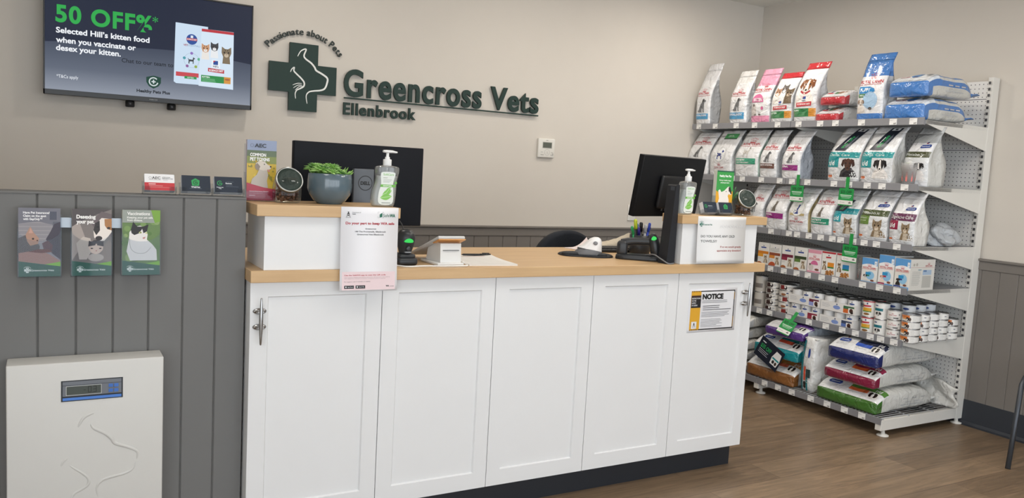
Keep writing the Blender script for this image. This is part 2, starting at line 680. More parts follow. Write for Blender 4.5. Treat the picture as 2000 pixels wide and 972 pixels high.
def boards(m, x0, x1, z0, z1, first, pitch, y, th, mat, tf=None):
    """v-grooved boards; front face at local y, standing in the x-z plane"""
    xs = [x0]
    g = first
    while g < x1 - .01:
        if g > x0 + .01:
            xs.append(g)
        g += pitch
    xs.append(x1)
    pr = []
    for i, x in enumerate(xs):
        if 0 < i < len(xs) - 1:
            pr += [(x - .004, y), (x, y + .005), (x + .004, y)]
        else:
            pr.append((x, y))
    pts = pr + [(x1, y + th), (x0, y + th)]
    n = len(pts)
    vs = [(a, b, z0) for a, b in pts] + [(a, b, z1) for a, b in pts]
    fs = [(i, (i + 1) % n, (i + 1) % n + n, i + n) for i in range(n)]
    m.add(vs, fs, mat, False, tf)
    # caps as strips
    k = len(pr)
    cap = []
    for z in (z0, z1):
        for i in range(k - 1):
            a, b = pr[i], pr[i + 1]
            m.add([(a[0], a[1], z), (b[0], b[1], z), (b[0], y + th, z), (a[0], y + th, z)], [(0, 1, 2, 3)], mat, False, tf)


# wainscot: grooved boards with a capping rail along the back and right walls
setting('trim_back', lambda m: (boards(m, -1.8, RX, 0, .955, .86, .107, BY - .012, .012, GREYR), m.box(-1.8, BY - .018, .945, RX, BY, .998, GREYR, .003), m.box(-1.8, BY - .03, .998, RX, BY, 1.012, GREYR, .004)))
TR = Matrix.Translation((RX, 0, 0)) @ Matrix.Rotation(-PI / 2, 4, 'Z')     # local x -> -y, local y -> +x


def rightwall(m):
    boards(m, -(BY - .03), 6, 0, .955, -1.83, .107, -.012, .012, GREYR, TR)
    m.box(-(BY - .03), -.018, .945, 6, 0, .998, GREYR, .003, tf=TR)
    m.box(-(BY - .03), -.03, .998, 6, 0, 1.012, GREYR, .004, tf=TR)


setting('trim_right', rightwall)
setting('baseboard_right', lambda m: m.prism([(RX - .013, 0), (RX - .05, 0), (RX - .03, .006), (RX - .019, .02), (RX - .017, .15), (RX - .013, .15)], -6, BY - .03, M('#30343b', 0.55)))

# half-height grey boarded wall to the left of the counter
setting('wall_partition', lambda m: (boards(m, -1.8, -.006, 0, 1.241, -1.7512, .1032, .06, .1, GREY), m.box(-1.8, .057, 1.241, -.006, .162, 1.247, GREY, .001)))

# ================================================================== reception counter
WHITE = M('#e4e5e6', 0.38, var=0.012)
BEECH = beech_mat()
STEEL = M('#a9a9a9', 0.22, 1.0)
t = thing('reception_counter', 'long white counter base of five panelled doors on a dark kickboard', 'counter', (1.175, .3, 0))
OX, OY = -1.175, -.3


def part(name, fill, parent, off=(OX, OY, 0)):
    mb = MB()
    fill(mb)
    T = Vector(off)
    mb.v = [tuple(Vector(p) + T) for p in mb.v]
    return mb.build(name, parent)


part('carcass', lambda m: m.box(0.002, .022, .114, 2.348, .64, .966, M('#e2e3e4', 0.45), .001), t)
part('kickboard', lambda m: m.box(.004, .052, 0, 2.336, .62, .113, M('#20242b', 0.5)), t)
DW = .47
for i in range(5):
    def door(m, i=i):
        a, b = i * DW + .0015, (i + 1) * DW - .0015
        z0, z1 = .1135, .9665
        ix0, ix1 = a + (.058 if i == 0 else .062), b - .058
        iz0, iz1 = .178, .917
        # frame with a recessed panel and a small sloped step
        V = [(a, 0, z0), (b, 0, z0), (b, 0, z1), (a, 0, z1), (ix0, 0, iz0), (ix1, 0, iz0), (ix1, 0, iz1), (ix0, 0, iz1)]
        s = .004
        V += [(ix0 + s, .007, iz0 + s), (ix1 - s, .007, iz0 + s), (ix1 - s, .007, iz1 - s), (ix0 + s, .007, iz1 - s)]
        V += [(a, .02, z0), (b, .02, z0), (b, .02, z1), (a, .02, z1)]
        F = []
        for k in range(4):
            j = (k + 1) % 4
            F += [(k, j, 4 + j, 4 + k), (4 + k, 4 + j, 8 + j, 8 + k), (k, 12 + k, 12 + j, j)]
        F += [(8, 9, 10, 11), (15, 14, 13, 12)]
        m.add(V, F, WHITE)
    d = part('door', door, t)
    if i in (0, 4):
        hx = .033 if i == 0 else 2.30

        def cleat(m, hx=hx):
            for z in (.868, .814):                                     # two oval feet with a stem each
                m.lathe([(.003, 0), (.0115, 0), (.0115, .003), (.009, .005), (.0055, .009), (.0052, .024)], STEEL, 16, Matrix.Translation((hx, 0, z)) @ Matrix.Rotation(PI / 2, 4, 'X') @ Matrix.Diagonal((2.0, .95, 1, 1)))
            m.tube([(hx, -.026, .756 + q * .161) for q in (0, .02, .2, .38, .5, .62, .8, .98, 1)], [.0022, .0034, .0052, .0068, .0072, .0068, .0052, .0034, .0022], STEEL, 12)
        part('cleat_handle', cleat, d, (OX, OY, 0))
w_ = thing('worktop', 'long pale beech worktop lying along the white counter', 'worktop', (1.194, .3275, .968))
part('slab', lambda m: m.box(-.004, -.025, .968, 2.392, .68, 1.0085, BEECH, .002), w_, (-1.194, -.3275, -.968))


def hutch(m, x0, x1, y1):
    m.box(x0, -.012, 1.0085, x1, y1, 1.192, WHITE, .001)


HB = M('#e6e7e8', 0.4, var=0.012)
b1 = thing('raised_box', 'white raised box with beech top at the left end of the counter', 'raised box', (.27, .11, 1.0085))
part('box_side', lambda m: m.box(.040, -.012, 1.0085, .50, .25, 1.192, HB, .001), b1, (-.27, -.11, -1.0085))
part('box_top', lambda m: m.box(.010, -.030, 1.192, .516, .27, 1.230, BEECH, .002), b1, (-.27, -.11, -1.0085))
b2 = thing('raised_box', 'white raised box with beech top at the right end of the counter', 'raised box', (2.1, .06, 1.0085))
part('box_side', lambda m: m.box(1.868, -.012, 1.0085, 2.330, .092, 1.192, HB, .001), b2, (-2.1, -.06, -1.0085))
part('box_top', lambda m: m.box(1.848, -.030, 1.192, 2.374, .107, 1.230, BEECH, .002), b2, (-2.1, -.06, -1.0085))

# ================================================================== television
t = thing('television', 'large black flat television on the wall showing an offer with green lettering', 'television', (-.117, BY, 1.632))
TX0, TY = -.49, -.094


def tvbody(m):
    m.box(TX0, TY + .006, 0, TX0 + .983, TY + .055, .556, M('#121316', 0.35), .004, 3)
    m.box(TX0 + .2, TY + .055, .08, TX0 + .78, TY + .075, .42, M('#17181b', 0.5), .005)


m = MB(); tvbody(m); m.build('housing', t)
m = MB()
for a0, b0, a1, b1_ in ((TX0, 0, TX0 + .983, .024), (TX0, .548, TX0 + .983, .556), (TX0, .0, TX0 + .007, .556), (TX0 + .976, 0, TX0 + .983, .556)):
    m.box(a0, TY, b0, a1, TY + .008, b1_, M('#0c0d0f', 0.3), .001)
g = G()
for i, x in enumerate((.474, .481, .4855, .492, .499, .506)):
    g.rect(x, .009, x + .0035, .015, '#8f9294')
g.apply(m, flat(TX0, TY, 0))
m.build('bezel', t)
for x in (.386, .584):
    m = MB()
    m.lathe([(.004, -.032), (.018, -.032), (.022, -.028), (.022, -.004), (.016, .004)], M('#15161a', 0.5), 20, Matrix.Translation((TX0 + x, TY + .05, 0)))
    m.lathe([(.001, 0), (.0045, 0), (.0045, .002), (.001, .002)], M('#6a6c70', 0.4), 12, Matrix.Translation((TX0 + x, TY + .0275, -.016)) @ Matrix.Rotation(PI / 2, 4, 'X'))
    m.build('mount_foot', t)
m = MB()
m.box(TX0 + .1, TY + .075, .12, TX0 + .88, -.001, .2, M('#1b1c1f', 0.5), .003)
m.box(TX0 + .1, TY + .075, .34, TX0 + .88, -.001, .42, M('#1b1c1f', 0.5), .003)
m.build('wall_bracket', t)


def lit(h, e=1.0):
    return M(h, 0.3, 0, 0, 40, 0, 0, .15, e)


def screen_gradient():
    mt = bpy.data.materials.new('lit_screen')
    mt.use_nodes = True
    nt = mt.node_tree
    b = nt.nodes['Principled BSDF']
    tc = nt.nodes.new('ShaderNodeTexCoord')
    sp = nt.nodes.new('ShaderNodeSeparateXYZ')
    nt.links.new(tc.outputs['Object'], sp.inputs[0])
    mp = nt.nodes.new('ShaderNodeMapRange')
    mp.inputs[1].default_value = .024
    mp.inputs[2].default_value = .28
    nt.links.new(sp.outputs['Z'], mp.inputs[0])
    cr = nt.nodes.new('ShaderNodeValToRGB')
    e = cr.color_ramp.elements
    e[0].position = 0
    e[0].color = lin('#8b929f') + (1,)
    e[1].position = 1
    e[1].color = lin('#3a4254') + (1,)
    k = e.new(.42)
    k.color = lin('#5c6474') + (1,)
    nt.links.new(mp.outputs[0], cr.inputs[0])
    b.inputs['Base Color'].default_value = (.01, .01, .01, 1)
    nt.links.new(cr.outputs[0], b.inputs['Emission Color'])
    b.inputs['Emission Strength'].default_value = SCR
    b.inputs['Roughness'].default_value = .3
    b.inputs['Specular IOR Level'].default_value = .15
    return mt


SCR = .9
g = G()
g.rect(.007, .024, .976, .548, '#1a2238')
low = screen_gradient()
top = smoothpath([(.007, .25), (.15, .262), (.3, .258), (.42, .266), (.54, .272), (.66, .272), (.8, .262), (.976, .244)], 5)
gl = [(.007, .024)] + [(.976, .024)] + top[::-1]
g.poly(gl, low)
GRN = '#2aa64a'
g.text('50 OFF%', .052, .352, .078, GRN, bold=.035, w=.430, sp=1.12)
g.text('*', .484, .385, .045, GRN, bold=.005)
for s_, z, w in (('Selected Hill\u2019s kitten food', .298, .417), ('when you vaccinate or', .252, .354), ('desex your kitten.', .215 - .001, .285)):
    g.text(s_, .054, z, .026, '#eef1f6', bold=.028, w=w)
g.text('Chat to our team to', .343, .187, .0205, '#141a26', bold=.012, w=.242)
g.text('*T&Cs apply', .056, .082, .0155, '#dfe3ea', bold=.005, w=.094)
g.poly([(.457, .125), (.492, .135), (.527, .128), (.527, .1), (.515, .082), (.492, .069), (.470, .08), (.458, .1)], '#0f3f32')
g.ring(.492, .104, .02, .006, '#c9d3d4', 20, .7, 6.1)
g.rect(.482, .101, .502, .107, '#c9d3d4'); g.rect(.489, .094, .495, .114, '#c9d3d4')
g.text('Healthy Pets Plus', .413, .046, .0145, '#0d131d', bold=.035, w=.158)
# two food packs on the screen
g.poly([(.594, .418), (.753, .414), (.75, .11), (.60, .108), (.588, .116)], '#c9dcee')
g.disc(.674, .34, .027, '#2d4f96')
g.rect(.648, .334, .700, .346, '#b53b46'); g.text('SCIENCE DIET', .674, .3365, .0065, '#eef2f6', 'c', .02, w=.048)
g.rect(.668, .347, .680, .36, '#dfe9f2')
g.text('VET', .633, .304, .009, '#9c4450', bold=.03); g.text('ESSENTIALS', .655, .304, .009, '#7f97b4', w=.062)
g.ring(.674, .232, .037, .0015, '#9fb2c2', 26)
for a, c in ((90, '#8c6fb8'), (165, '#4f9aa8'), (235, '#8b5a94'), (305, '#92ab4e'), (15, '#5fae8a')):
    g.disc(.674 + .037 * math.cos(math.radians(a)), .232 + .037 * math.sin(math.radians(a)), .0075, c, n=12)
dog_stand(g, .655, .215, .036, .034, '#3d4245')
g.rect(.598, .146, .71, .168, '#c44750'); g.rect(.640, .136, .70, .149, '#2f9150'); g.text('KITTEN', .67, .139, .0065, '#dfeee4', 'c', .02)
g.poly([(.722, .402), (.884, .403), (.8845, .2), (.886, .10), (.710, .105), (.715, .25)], '#d3e3f2')
g.rect(.722, .388, .884, .402, '#b8353f')
for cx, cy, c, lt in ((.742, .30, '#c79673', '#e6e2dc'), (.787, .312, '#42444a', '#e6e8ea'), (.848, .288, '#7d6e58', '#c4b49c')):
    g.poly([(cx - .02, cy - .055), (cx + .02, cy - .055), (cx + .015, cy), (cx - .015, cy)], lt if c != '#7d6e58' else c)
    cat_face(g, cx, cy, .02 if c != '#7d6e58' else .025, c, '#2c2622', lt)
g.rect(.774, .205, .816, .247, '#e9f0f6'); g.rect(.782, .222, .806, .243, '#2d4f96'); g.poly([(.782, .232), (.794, .243), (.782, .243)], '#b8353f')
g.text('Hill\u2019s', .795, .2085, .01, '#1c2a48', 'c', .02)
g.poly([(.756, .203), (.838, .199), (.838, .18), (.756, .184)], '#b8353f'); g.text('SCIENCE DIET', .797, .187, .0095, '#f0f3f6', 'c', .03, w=.072)
g.rect(.722, .128, .838, .163, '#2c8a47'); g.rect(.838, .128, .872, .163, '#d2913f'); g.text('KITTEN', .727, .150, .008, '#e6f2ea', bold=.03)
g.lines(.727, .144, .80, 3, .006, .0018, '#8fc7a0'); g.disc(.855, .15, .014, '#a8603a', .005)
m = MB()
g.apply(m, flat(TX0, TY + .0045, 0), off=0.0, step=.00004, mat=lambda h: lit(h, SCR))
m.build('screen', t)

# ================================================================== lettering on the back wall
DG = M('#10302a', 0.6, var=.04)
DK = M('#1b2b28', 0.5)
t = thing('wall_sign', 'dark green cross emblem and raised lettering mounted on the beige wall', 'sign', (1.36, BY, 1.653))


def solid(g, x0, y, z0, th, mat):
    """raised letters: front faces, back faces and the edges between them"""
    mb = MB()
    for vs, fs, c in g.items:
        n = len(vs)
        cnt = {}
        for f in fs:
            for i in range(len(f)):
                e = (f[i], f[(i + 1) % len(f)])
                cnt[e] = 1
        V = [(x0 + a, y, z0 + b) for a, b in vs] + [(x0 + a, y + th, z0 + b) for a, b in vs]
        F = [tuple(f) for f in fs] + [tuple(i + n for i in reversed(f)) for f in fs]
        for (a, b) in cnt:
            if (b, a) not in cnt:
                F.append((b, a, a + n, b + n))
        mb.add(V, F, mat)
    return mb


SX = .481 - 1.36
g = G().poly(CROSS, '#173a31')
e = solid(g, SX, -.030, 0, .018, DG)
m2 = MB()
e.build('cross_emblem', t)
pm = MB()
pet_lines(G()).apply(pm, flat(SX, -.0302, 0), off=.0004, mat=lambda h: M(h, .5))
pm.build('pet_outline', t)
for x, z in ((.19, .06), (.19, .32), (.06, .18), (.32, .18)):
    so = MB()
    so.lathe([(.006, 0), (.006, .0125)], M('#888888', .4), 10, Matrix.Translation((SX + x, 0, z)) @ Matrix.Rotation(PI / 2, 4, 'X'))
    so.build('standoff', t)
g = G().text('Greencross', .914 - 1.36, .114, .150, 'x', bold=.026, w=.907, sp=1.12).text('Vets', 1.886 - 1.36, .116, .140, 'x', bold=.026, w=.363, sp=1.12)
solid(g, 0, -.026, 0, .016, DG).build('name_lettering', t)
mb = MB(); mb.box(.917 - 1.36, -.026, .094, 2.251 - 1.36, -.012, .102, DG, .001); mb.build('underline_bar', t)
g = G().text('Ellenbrook', .915 - 1.36, .004, .067, 'x', bold=.026, w=.458, sp=1.12)
solid(g, 0, -.024, 0, .014, DG).build('suburb_lettering', t)
# 'Passionate about Pets' set along an arc
g = G()
word = 'Passionate about Pets'
ac, ar = (.676, 1.822 - 1.653), .258
adv = []
for ch in word:
    if ch == ' ':
        adv.append(.30)
    else:
        vs, fs = text_tris(ch, .0)
        adv.append(max(v[0] for v in vs) - min(v[0] for v in vs) + .10)
tot = sum(adv)
a0, a1 = math.radians(139), math.radians(36.5)
pos = 0
for ch, w in zip(word, adv):
    if ch != ' ':
        th_ = a0 + (a1 - a0) * (pos + w / 2 - .05) / tot
        g.text(ch, ac[0] - 1.36 + ar * math.cos(th_), ac[1] + ar * math.sin(th_), .037, 'x', 'c', .008, rot=th_ - PI / 2)
    pos += w
solid(g, 0, -.018, 0, .010, DK).build('arc_lettering', t)

# ================================================================== thermostat and switch
t = thing('thermostat', 'small white wall controller with a grey display to the right of the lettering', 'thermostat', (2.333, BY, 1.478))
m = MB(); m.box(-.066, -.022, 0, .066, 0, .128, M('#e3e1da', .45), .006, 3)
g = G()
g.rect(-.035, .062, .042, .106, '#b9b8b0')
g.ring(.004, .036, .020, .0012, '#9a9a94', 24)
g.rect(-.045, .035, -.03, .037, '#8d8d88'); g.rect(.035, .035, .05, .037, '#8d8d88')
for x, z in ((-.045, .016), (-.032, .016), (.034, .016), (.046, .016), (.046, .024)):
    g.rect(x, z, x + .007, z + .005, '#8a8a86')
g.line([(.004, .026), (.004, .046)], .0012, '#9a9a94'); g.line([(.004, .036), (.012, .028)], .0012, '#9a9a94')
g.text('Daikin', .0, .114, .005, '#77777a', 'c', .02)
g.apply(m, flat(0, -.022, 0), maxlen=None)
m.build('case', t)
m = MB(); m.box(-.031, -.0235, .066, .038, -.021, .102, M('#5d625a', .25), .001)
m.build('display', t)
t = thing('light_switch', 'white rocker switch plate low on the wall beside the tilted monitor', 'switch', (3.105, BY, 1.062))
m = MB(); m.box(-.036, -.009, 0, .036, 0, .116, M('#e6e4de', .4), .004, 3); m.build('plate', t)
m = MB(); m.box(-.009, -.013, .05, .009, -.008, .07, M('#eeece6', .35), .002); m.build('rocker', t)

# ================================================================== things on the half wall
# pet weighing panel
t = thing('pet_scale', 'white wall-mounted pet weighing panel with a small grey digital display', 'scale', (-.4825, .058, 0))
SW, SF = .2125, -.10
m = MB()
m.box(-SW, SF, .06, SW, 0, .742, M('#d0cfcb', .42, var=.015), .004, 3)
m.build('panel', t)


def relief(g, L, k, x, z, w):
    p = smoothpath([(x + a * k, z + b * k) for a, b in L], 6)
    return p


m = MB()
RL = M('#cbcac6', .42, var=.015)
# pressed dog and cat outlines: shallow rounded ribs
k = .92
for L, x, z, rr in ((DOGLINE[:3], -.175, .26, .006), (DOGLINE[3:11], -.175, .26, .007), (DOGLINE[10:], -.175, .26, .006), (CATLINE[:3], -.185, .225, .005), (CATLINE[3:], -.185, .225, .006)):
    p = smoothpath([(x + a * k * 1.03, z + b * k) for a, b in L], 6)
    n = len(p)
    m.tube([(a, SF + .0035, b) for a, b in p], [rr * (.35 + .65 * math.sin(PI * (i + .5) / n) ** .5) for i in range(n)], RL, 10)
m.build('pet_relief', t)
# display recess
dx, dz, dw, dh = -.072, .622, .168, .064
m = MB()
m.box(dx, SF - .001, dz, dx + dw, SF + .002, dz + dh, M('#2a2d33', .5))
m.box(dx + .004, SF - .0025, dz + .016, dx + dw - .004, SF, dz + dh - .003, M('#6f747c', .45), .0006)
m.box(dx + .004, SF - .003, dz + .003, dx + dw - .004, SF, dz + .0115, M('#4b7fd0', .4), .0006)
g = G()
g.rect(dx + .004, dz + .012, dx + dw - .004, dz + .0132, '#1b1d22')
g.rect(dx + .004, dz + .049, dx + dw - .004, dz + .0502, '#2b2e36')
g.rect(dx + .013, dz + .0185, dx + .109, dz + .0475, '#b9bcbb')
g.rect(dx + .0145, dz + .020, dx + .1075, dz + .046, '#434a45')
SEG = {'0': 'abcdef', '3': 'abcdg'}


def seg7(g, ch, x, z, w, h, c):
    q = .0016
    s_ = {'a': (0, h - q, w, h), 'd': (0, 0, w, q), 'g': (0, h / 2 - q / 2, w, h / 2 + q / 2), 'f': (0, h / 2, q, h), 'e': (0, 0, q, h / 2), 'b': (w - q, h / 2, w, h), 'c': (w - q, 0, w, h / 2)}
    for k_ in SEG[ch]:
        a = s_[k_]
        g.rect(x + a[0], z + a[1], x + a[2], z + a[3], c)


g.rect(dx + .060, dz + .0325, dx + .066, dz + .034, '#161a18')
seg7(g, '0', dx + .072, dz + .0245, .009, .019, '#161a18')
seg7(g, '3', dx + .086, dz + .0245, .009, .019, '#161a18')
g.rect(dx + .083, dz + .0245, dx + .0845, dz + .026, '#161a18')
g.apply(m, flat(0, SF - .0026, 0), off=.0002, step=.00008)
dp = m.build('display', t)
m = MB()
for bx, bz in ((.128, .036), (.143, .036), (.128, .0205), (.143, .0205)):
    m.box(dx + bx, SF - .005, dz + bz, dx + bx + .0125, SF - .002, dz + bz + .0105, M('#3f6fbd', .4), .001)
m.build('button', dp)
for x in (-.15, .15):
    m = MB()
    m.box(x - .02, -.06, .0, x + .02, -.001, .061, M('#c9c8c2', .5), .002)
    m.build('wall_foot', t)

# brochure holders on a rail
t = thing('display_rail', 'flat aluminium rail behind the three brochure holders', 'rail', (-.47, .06, 1.140))
m = MB(); m.box(-.178, -.012, 0, .172, -.001, .032, M('#9aa0a6', .35, .8), .001); m.build('rail', t)


def cover_base(w, h, sky):
    g = G()
    g.rect(0, 0, w, h, sky)
    return g


def brochure_holder(x0, label, blabel, g, w=.108):
    h, d = .205, .034
    z0 = .996
    y0 = .06 - .013
    t = thing('brochure_holder', label, 'brochure holder', (x0 + w / 2 + .002, y0, z0))
    m = MB()
    p = clear('#f4f6f8', .10)
    W2 = w / 2 + .003
    m.box(-W2, -d - .002, -.003, W2, 0, 0, p)
    m.box(-W2, -.0015, 0, W2, 0, h * .9, p)
    m.box(-W2, -d - .002, 0, -W2 + .0015, -.0015, h * .72, p)
    m.box(W2 - .0015, -d - .002, 0, W2, -.0015, h * .72, p)
    pts = [(-W2, 0), (W2, 0), (W2, h * .72)] + [(W2 * math.cos(a), h * .72 - W2 * .72 * math.sin(a)) for a in [PI * i / 14 for i in range(1, 14)]] + [(-W2, h * .72)]
    m.prism(pts, -d - .0035, -d - .002, p)
    hd = m.build('clear_pocket', t)
    b = thing('brochure_stack', blabel, 'brochures', (x0 + w / 2 + .002, y0, z0), 0, None)
    m = MB()
    # a stack of folded leaflets, front one curved a little at the top
    pg = M('#dfe0d6', .6)
    n = 10
    rings_ = []
    for i in range(n + 1):
        zz = .0005 + h * i / n
        bow = .004 * (i / n) ** 2
        rings_.append([(-w / 2, -d + .003 - bow, zz), (w / 2, -d + .003 - bow, zz), (w / 2, -.003 - bow * .6, zz - .004 * (i / n)), (-w / 2, -.003 - bow * .6, zz - .004 * (i / n))])
    m.rings(rings_, pg, False)
    g.apply(m, lambda a, bb, o: (-w / 2 + a, -d + .003 - .004 * (bb / h) ** 2 - o, .0005 + bb), off=.0004, step=.00005, maxlen=.03, mat=lambda hx: M(hx, .4, var=.03))
    m.build('leaflets', b)


BW, BH = .108, .205


def footer(g, w=BW):
    g.poly([(0, 0), (w, 0), (w, .030), (0, .046)], '#1f5a4c')
    g.poly([(w * .62, .036), (w, .044), (w, .030), (w * .8, .033)], '#7db93c')
    mini_logo(g, .014, .011, .016, '#dfe8e4', tw=.060, lc='#1f5a4c')
    return g


g = cover_base(BW, BH, '#8d8a90')
for i in range(7):
    g.rect(0, .10 + i * .012, BW, .103 + i * .012, '#9b979b')
g.poly([(0, .158), (.05, .165), (BW, .15), (BW, .205), (0, .205)], '#71717c')
g.rect(.08, .17, .098, .195, '#4c505f'); g.rect(.088, .15, .104, .165, '#5d606c')
g.poly([(BW, .165), (.092, .158), (.082, .135), (.07, .112), (.078, .092), (.085, .07), (BW, .05)], '#3f3a48')
g.poly([(.06, .10), (.075, .108), (.088, .095), (.086, .078), (.066, .075)], '#5d3d46')
g.poly([(0, .115), (.02, .125), (.04, .115), (.055, .09), (.05, .075), (0, .07)], '#5b5557')
g.poly([(.018, .125), (.03, .150), (.04, .130), (.052, .115), (.05, .098), (.03, .092), (.022, .105)], '#b08a77')
g.poly([(.026, .13), (.031, .146), (.037, .13)], '#c79a8a')
g.disc(.037, .113, .003, '#2d2622'); g.disc(.048, .108, .0022, '#5a3b35')
g.poly([(0, .036), (.0, .07), (.03, .076), (.055, .078), (.08, .066), (BW, .046), (BW, .036)], '#a27d75')
g.poly([(.024, .074), (.05, .082), (.075, .082), (.088, .074), (.06, .07)], '#6b3f3c')
footer(g)
for s_, z in (('Have Pet Insurance?', .188), ('Claim on the spot', .1785), ('with GapOnly\u2122', .169)):
    g.text(s_, .012, z, .0062, '#f0f0f2', bold=.04, w=.068 if 'Have' in s_ else (.059 if 'Claim' in s_ else .049))
brochure_holder(-.665, 'clear brochure pocket left of the other two on the grey wall', 'leaflets showing a tabby cat lying on a lap, leftmost of three', g)
g = cover_base(BW, BH, '#7d7572')
g.poly([(0, .15), (.03, .17), (.07, .19), (BW, .205), (0, .205)], '#4e4748')
g.poly([(.05, .165), (.08, .198), (BW, .19), (BW, .12), (.07, .13)], '#6a5e60')
g.poly([(0, .046), (0, .15), (.02, .165), (.035, .12), (.02, .08)], '#a89d97')
g.poly([(.02, .05), (.012, .1), (.03, .12), (.05, .115), (.055, .08), (.04, .05)], '#c2b8b0')
g.poly([(.075, .05), (.085, .09), (.1, .11), (BW, .1), (BW, .04)], '#8d817b')
g.disc(.065, .056, .022, '#b8ada6', .012)
# dog's head
g.poly([(.058, .14), (.064, .158), (.08, .178), (BW, .175), (BW, .135), (.098, .12), (.088, .108), (.07, .108), (.06, .118)], '#efe6de')
g.poly([(.058, .14), (.063, .162), (.075, .17), (.076, .14), (.066, .125)], '#2b2524')
g.poly([(.088, .175), (BW, .176), (BW, .14), (.096, .144), (.089, .155)], '#b07a48')
g.disc(.073, .1155, .0095, '#2a2224', .007); g.disc(.1, .147, .005, '#2a2224', .0035); g.disc(.07, .15, .004, '#15100f', .003)
# kitten
g.poly([(.046, .082), (.044, .1), (.056, .108), (.074, .108), (.086, .1), (.084, .08), (.076, .07), (.065, .066), (.053, .07)], '#d8c2b4')
g.poly([(.044, .09), (.046, .108), (.064, .1), (.064, .094)], '#29232a'); g.poly([(.086, .09), (.086, .106), (.068, .1), (.068, .094)], '#29232a')
g.poly([(.050, .104), (.06, .1095), (.074, .1095), (.084, .104), (.066, .098)], '#29232a')
g.disc(.054, .084, .0035, '#2b2420', .002); g.disc(.077, .084, .0035, '#2b2420', .002); g.poly([(.063, .078), (.069, .078), (.066, .074)], '#b5766e')
footer(g)
g.text('Desexing', .012, .176, .0108, '#f4f2f0', bold=.05, w=.052)
g.text('your pet.', .012, .161, .0108, '#f4f2f0', bold=.05, w=.049)
brochure_holder(-.527, 'clear brochure pocket in the middle of the grey wall row', 'leaflets showing a dog with a kitten, middle of three', g)
g = cover_base(BW, BH, '#66844c')
rr = random.Random(3)
for i in range(26):
    g.disc(rr.uniform(.005, .103), rr.uniform(.05, .17), rr.uniform(.006, .014), rr.choice(['#577a3f', '#7b9a58', '#8aa566', '#4d6c3a']), n=10)
g.poly([(.0, .165), (BW * .85, .165), (BW * .75, .205), (0, .205)], '#99a098')
g.poly([(BW * .75, .205), (BW, .205), (BW, .17), (BW * .86, .165)], '#7aa63a')
g.poly([(.022, .046), (.012, .075), (.018, .11), (.02, .135), (.03, .15), (.05, .156), (.066, .148), (.072, .128), (.07, .112), (.085, .098), (.098, .08), (.1, .046)], '#e9e6e4')
g.poly([(.024, .142), (.03, .168), (.042, .153), (.058, .153), (.074, .16), (.07, .138), (.06, .132), (.056, .146), (.048, .132), (.034, .126), (.026, .132)], '#1d1b1e')
g.disc(.051, .134, .0045, '#c9cf8a', .003); g.disc(.0515, .134, .0016, '#15130f'); g.disc(.068, .133, .003, '#c9cf8a', .0026)
g.poly([(.058, .119), (.066, .121), (.064, .115), (.058, .114)], '#c08a86')
g.line(smoothpath([(.02, .115), (.024, .085), (.04, .07), (.065, .07), (.082, .088)], 5), .0009, '#6f6e6e')
footer(g)
g.text('Vaccinations', .013, .189, .0098, '#f2f2ee', bold=.03, w=.065)
g.text('Keeping your pet safe', .013, .1785, .006, '#f2f2ee', bold=.03, w=.073)
g.text('from disease.', .013, .170, .006, '#f2f2ee', bold=.03, w=.044)
brochure_holder(-.389, 'clear brochure pocket right of the other two on the grey wall', 'leaflets showing a black and white cat outdoors, rightmost of three', g)


def card_holder(x, y, z, label, clabel, g, w=.09, h=.055, rz=0, name='card_holder'):
    t = thing(name, label, 'card holder', (x, y, z), rz)
    m = MB()
    p = clear('#f2f4f6', .14)
    W2 = w / 2 + .006
    tilt = Matrix.Rotation(math.radians(-20), 4, 'X')
    m.box(-W2, -.030, 0, W2, .03, .002, p)
    m.box(-W2, .006, 0, W2, .008, .045, p, tf=tilt)
    m.box(-W2, -.022, .001, -W2 + .0015, .008, .022, p, tf=tilt)
    m.box(W2 - .0015, -.022, .001, W2, .008, .022, p, tf=tilt)
    m.box(-W2, -.0235, .001, -W2 + .022, -.022, .020, p, tf=tilt)
    m.box(W2 - .022, -.0235, .001, W2, -.022, .020, p, tf=tilt)
    m.build('clear_holder', t)
    c = thing('business_cards', clabel, 'business cards', (x, y, z), rz)
    m = MB()
    m.box(-w / 2, -.020, .0075, w / 2, .004, .0075 + h, M('#dfe1e4', .6), .0004, tf=tilt)
    g.apply(m, lambda a, b, o: tilt @ Vector((-w / 2 + a, -.020 - o, .0075 + b)), off=.0003, step=.00006)
    m.build('cards', c)


CW, CH = .09, .055
g = G().rect(0, 0, CW, CH, '#e9e9ea'); g.rect(0, 0, CW, .026, '#c33a41')
g.ring(.017, .042, .0038, .0008, '#4a4a4c', 16); g.text('AEC', .022, .038, .0085, '#2c2c2e', bold=.02, w=.026)
g.rect(.013, .035, .048, .0358, '#6d6d70')
g.text('AFTER HOURS', .053, .043, .0028, '#4b4b4e', bold=.02, w=.024); g.text('EMERGENCY CARE', .053, .0385, .0028, '#4b4b4e', bold=.02, w=.032); g.rect(.056, .034, .07, .0348, '#9a9a9d')
g.text('1300 232 738', .012, .0195, .0032, '#f2d9d8', bold=.02, w=.02) if False else g.rect(.012, .0195, .033, .0222, '#efd2d0')
g.rect(.013, .0145, .054, .0156, '#e6b9b7'); g.rect(.013, .0095, .078, .0104, '#dba09e')
card_holder(-.272, .11, 1.247, 'clear card holder furthest from the counter, on top of the grey wall', 'red and white business cards on top of the grey half wall', g)


def gmark(g, x, y, r, c='#2f9a55'):
    g.ring(x, y, r, r * .3, c, 18, .75, 6.2)
    g.rect(x, y - r * .15, x + r, y + r * .15, c)
    g.rect(x - r * .15, y - r * .45, x + r * .15, y + r * .45, c)
    return g


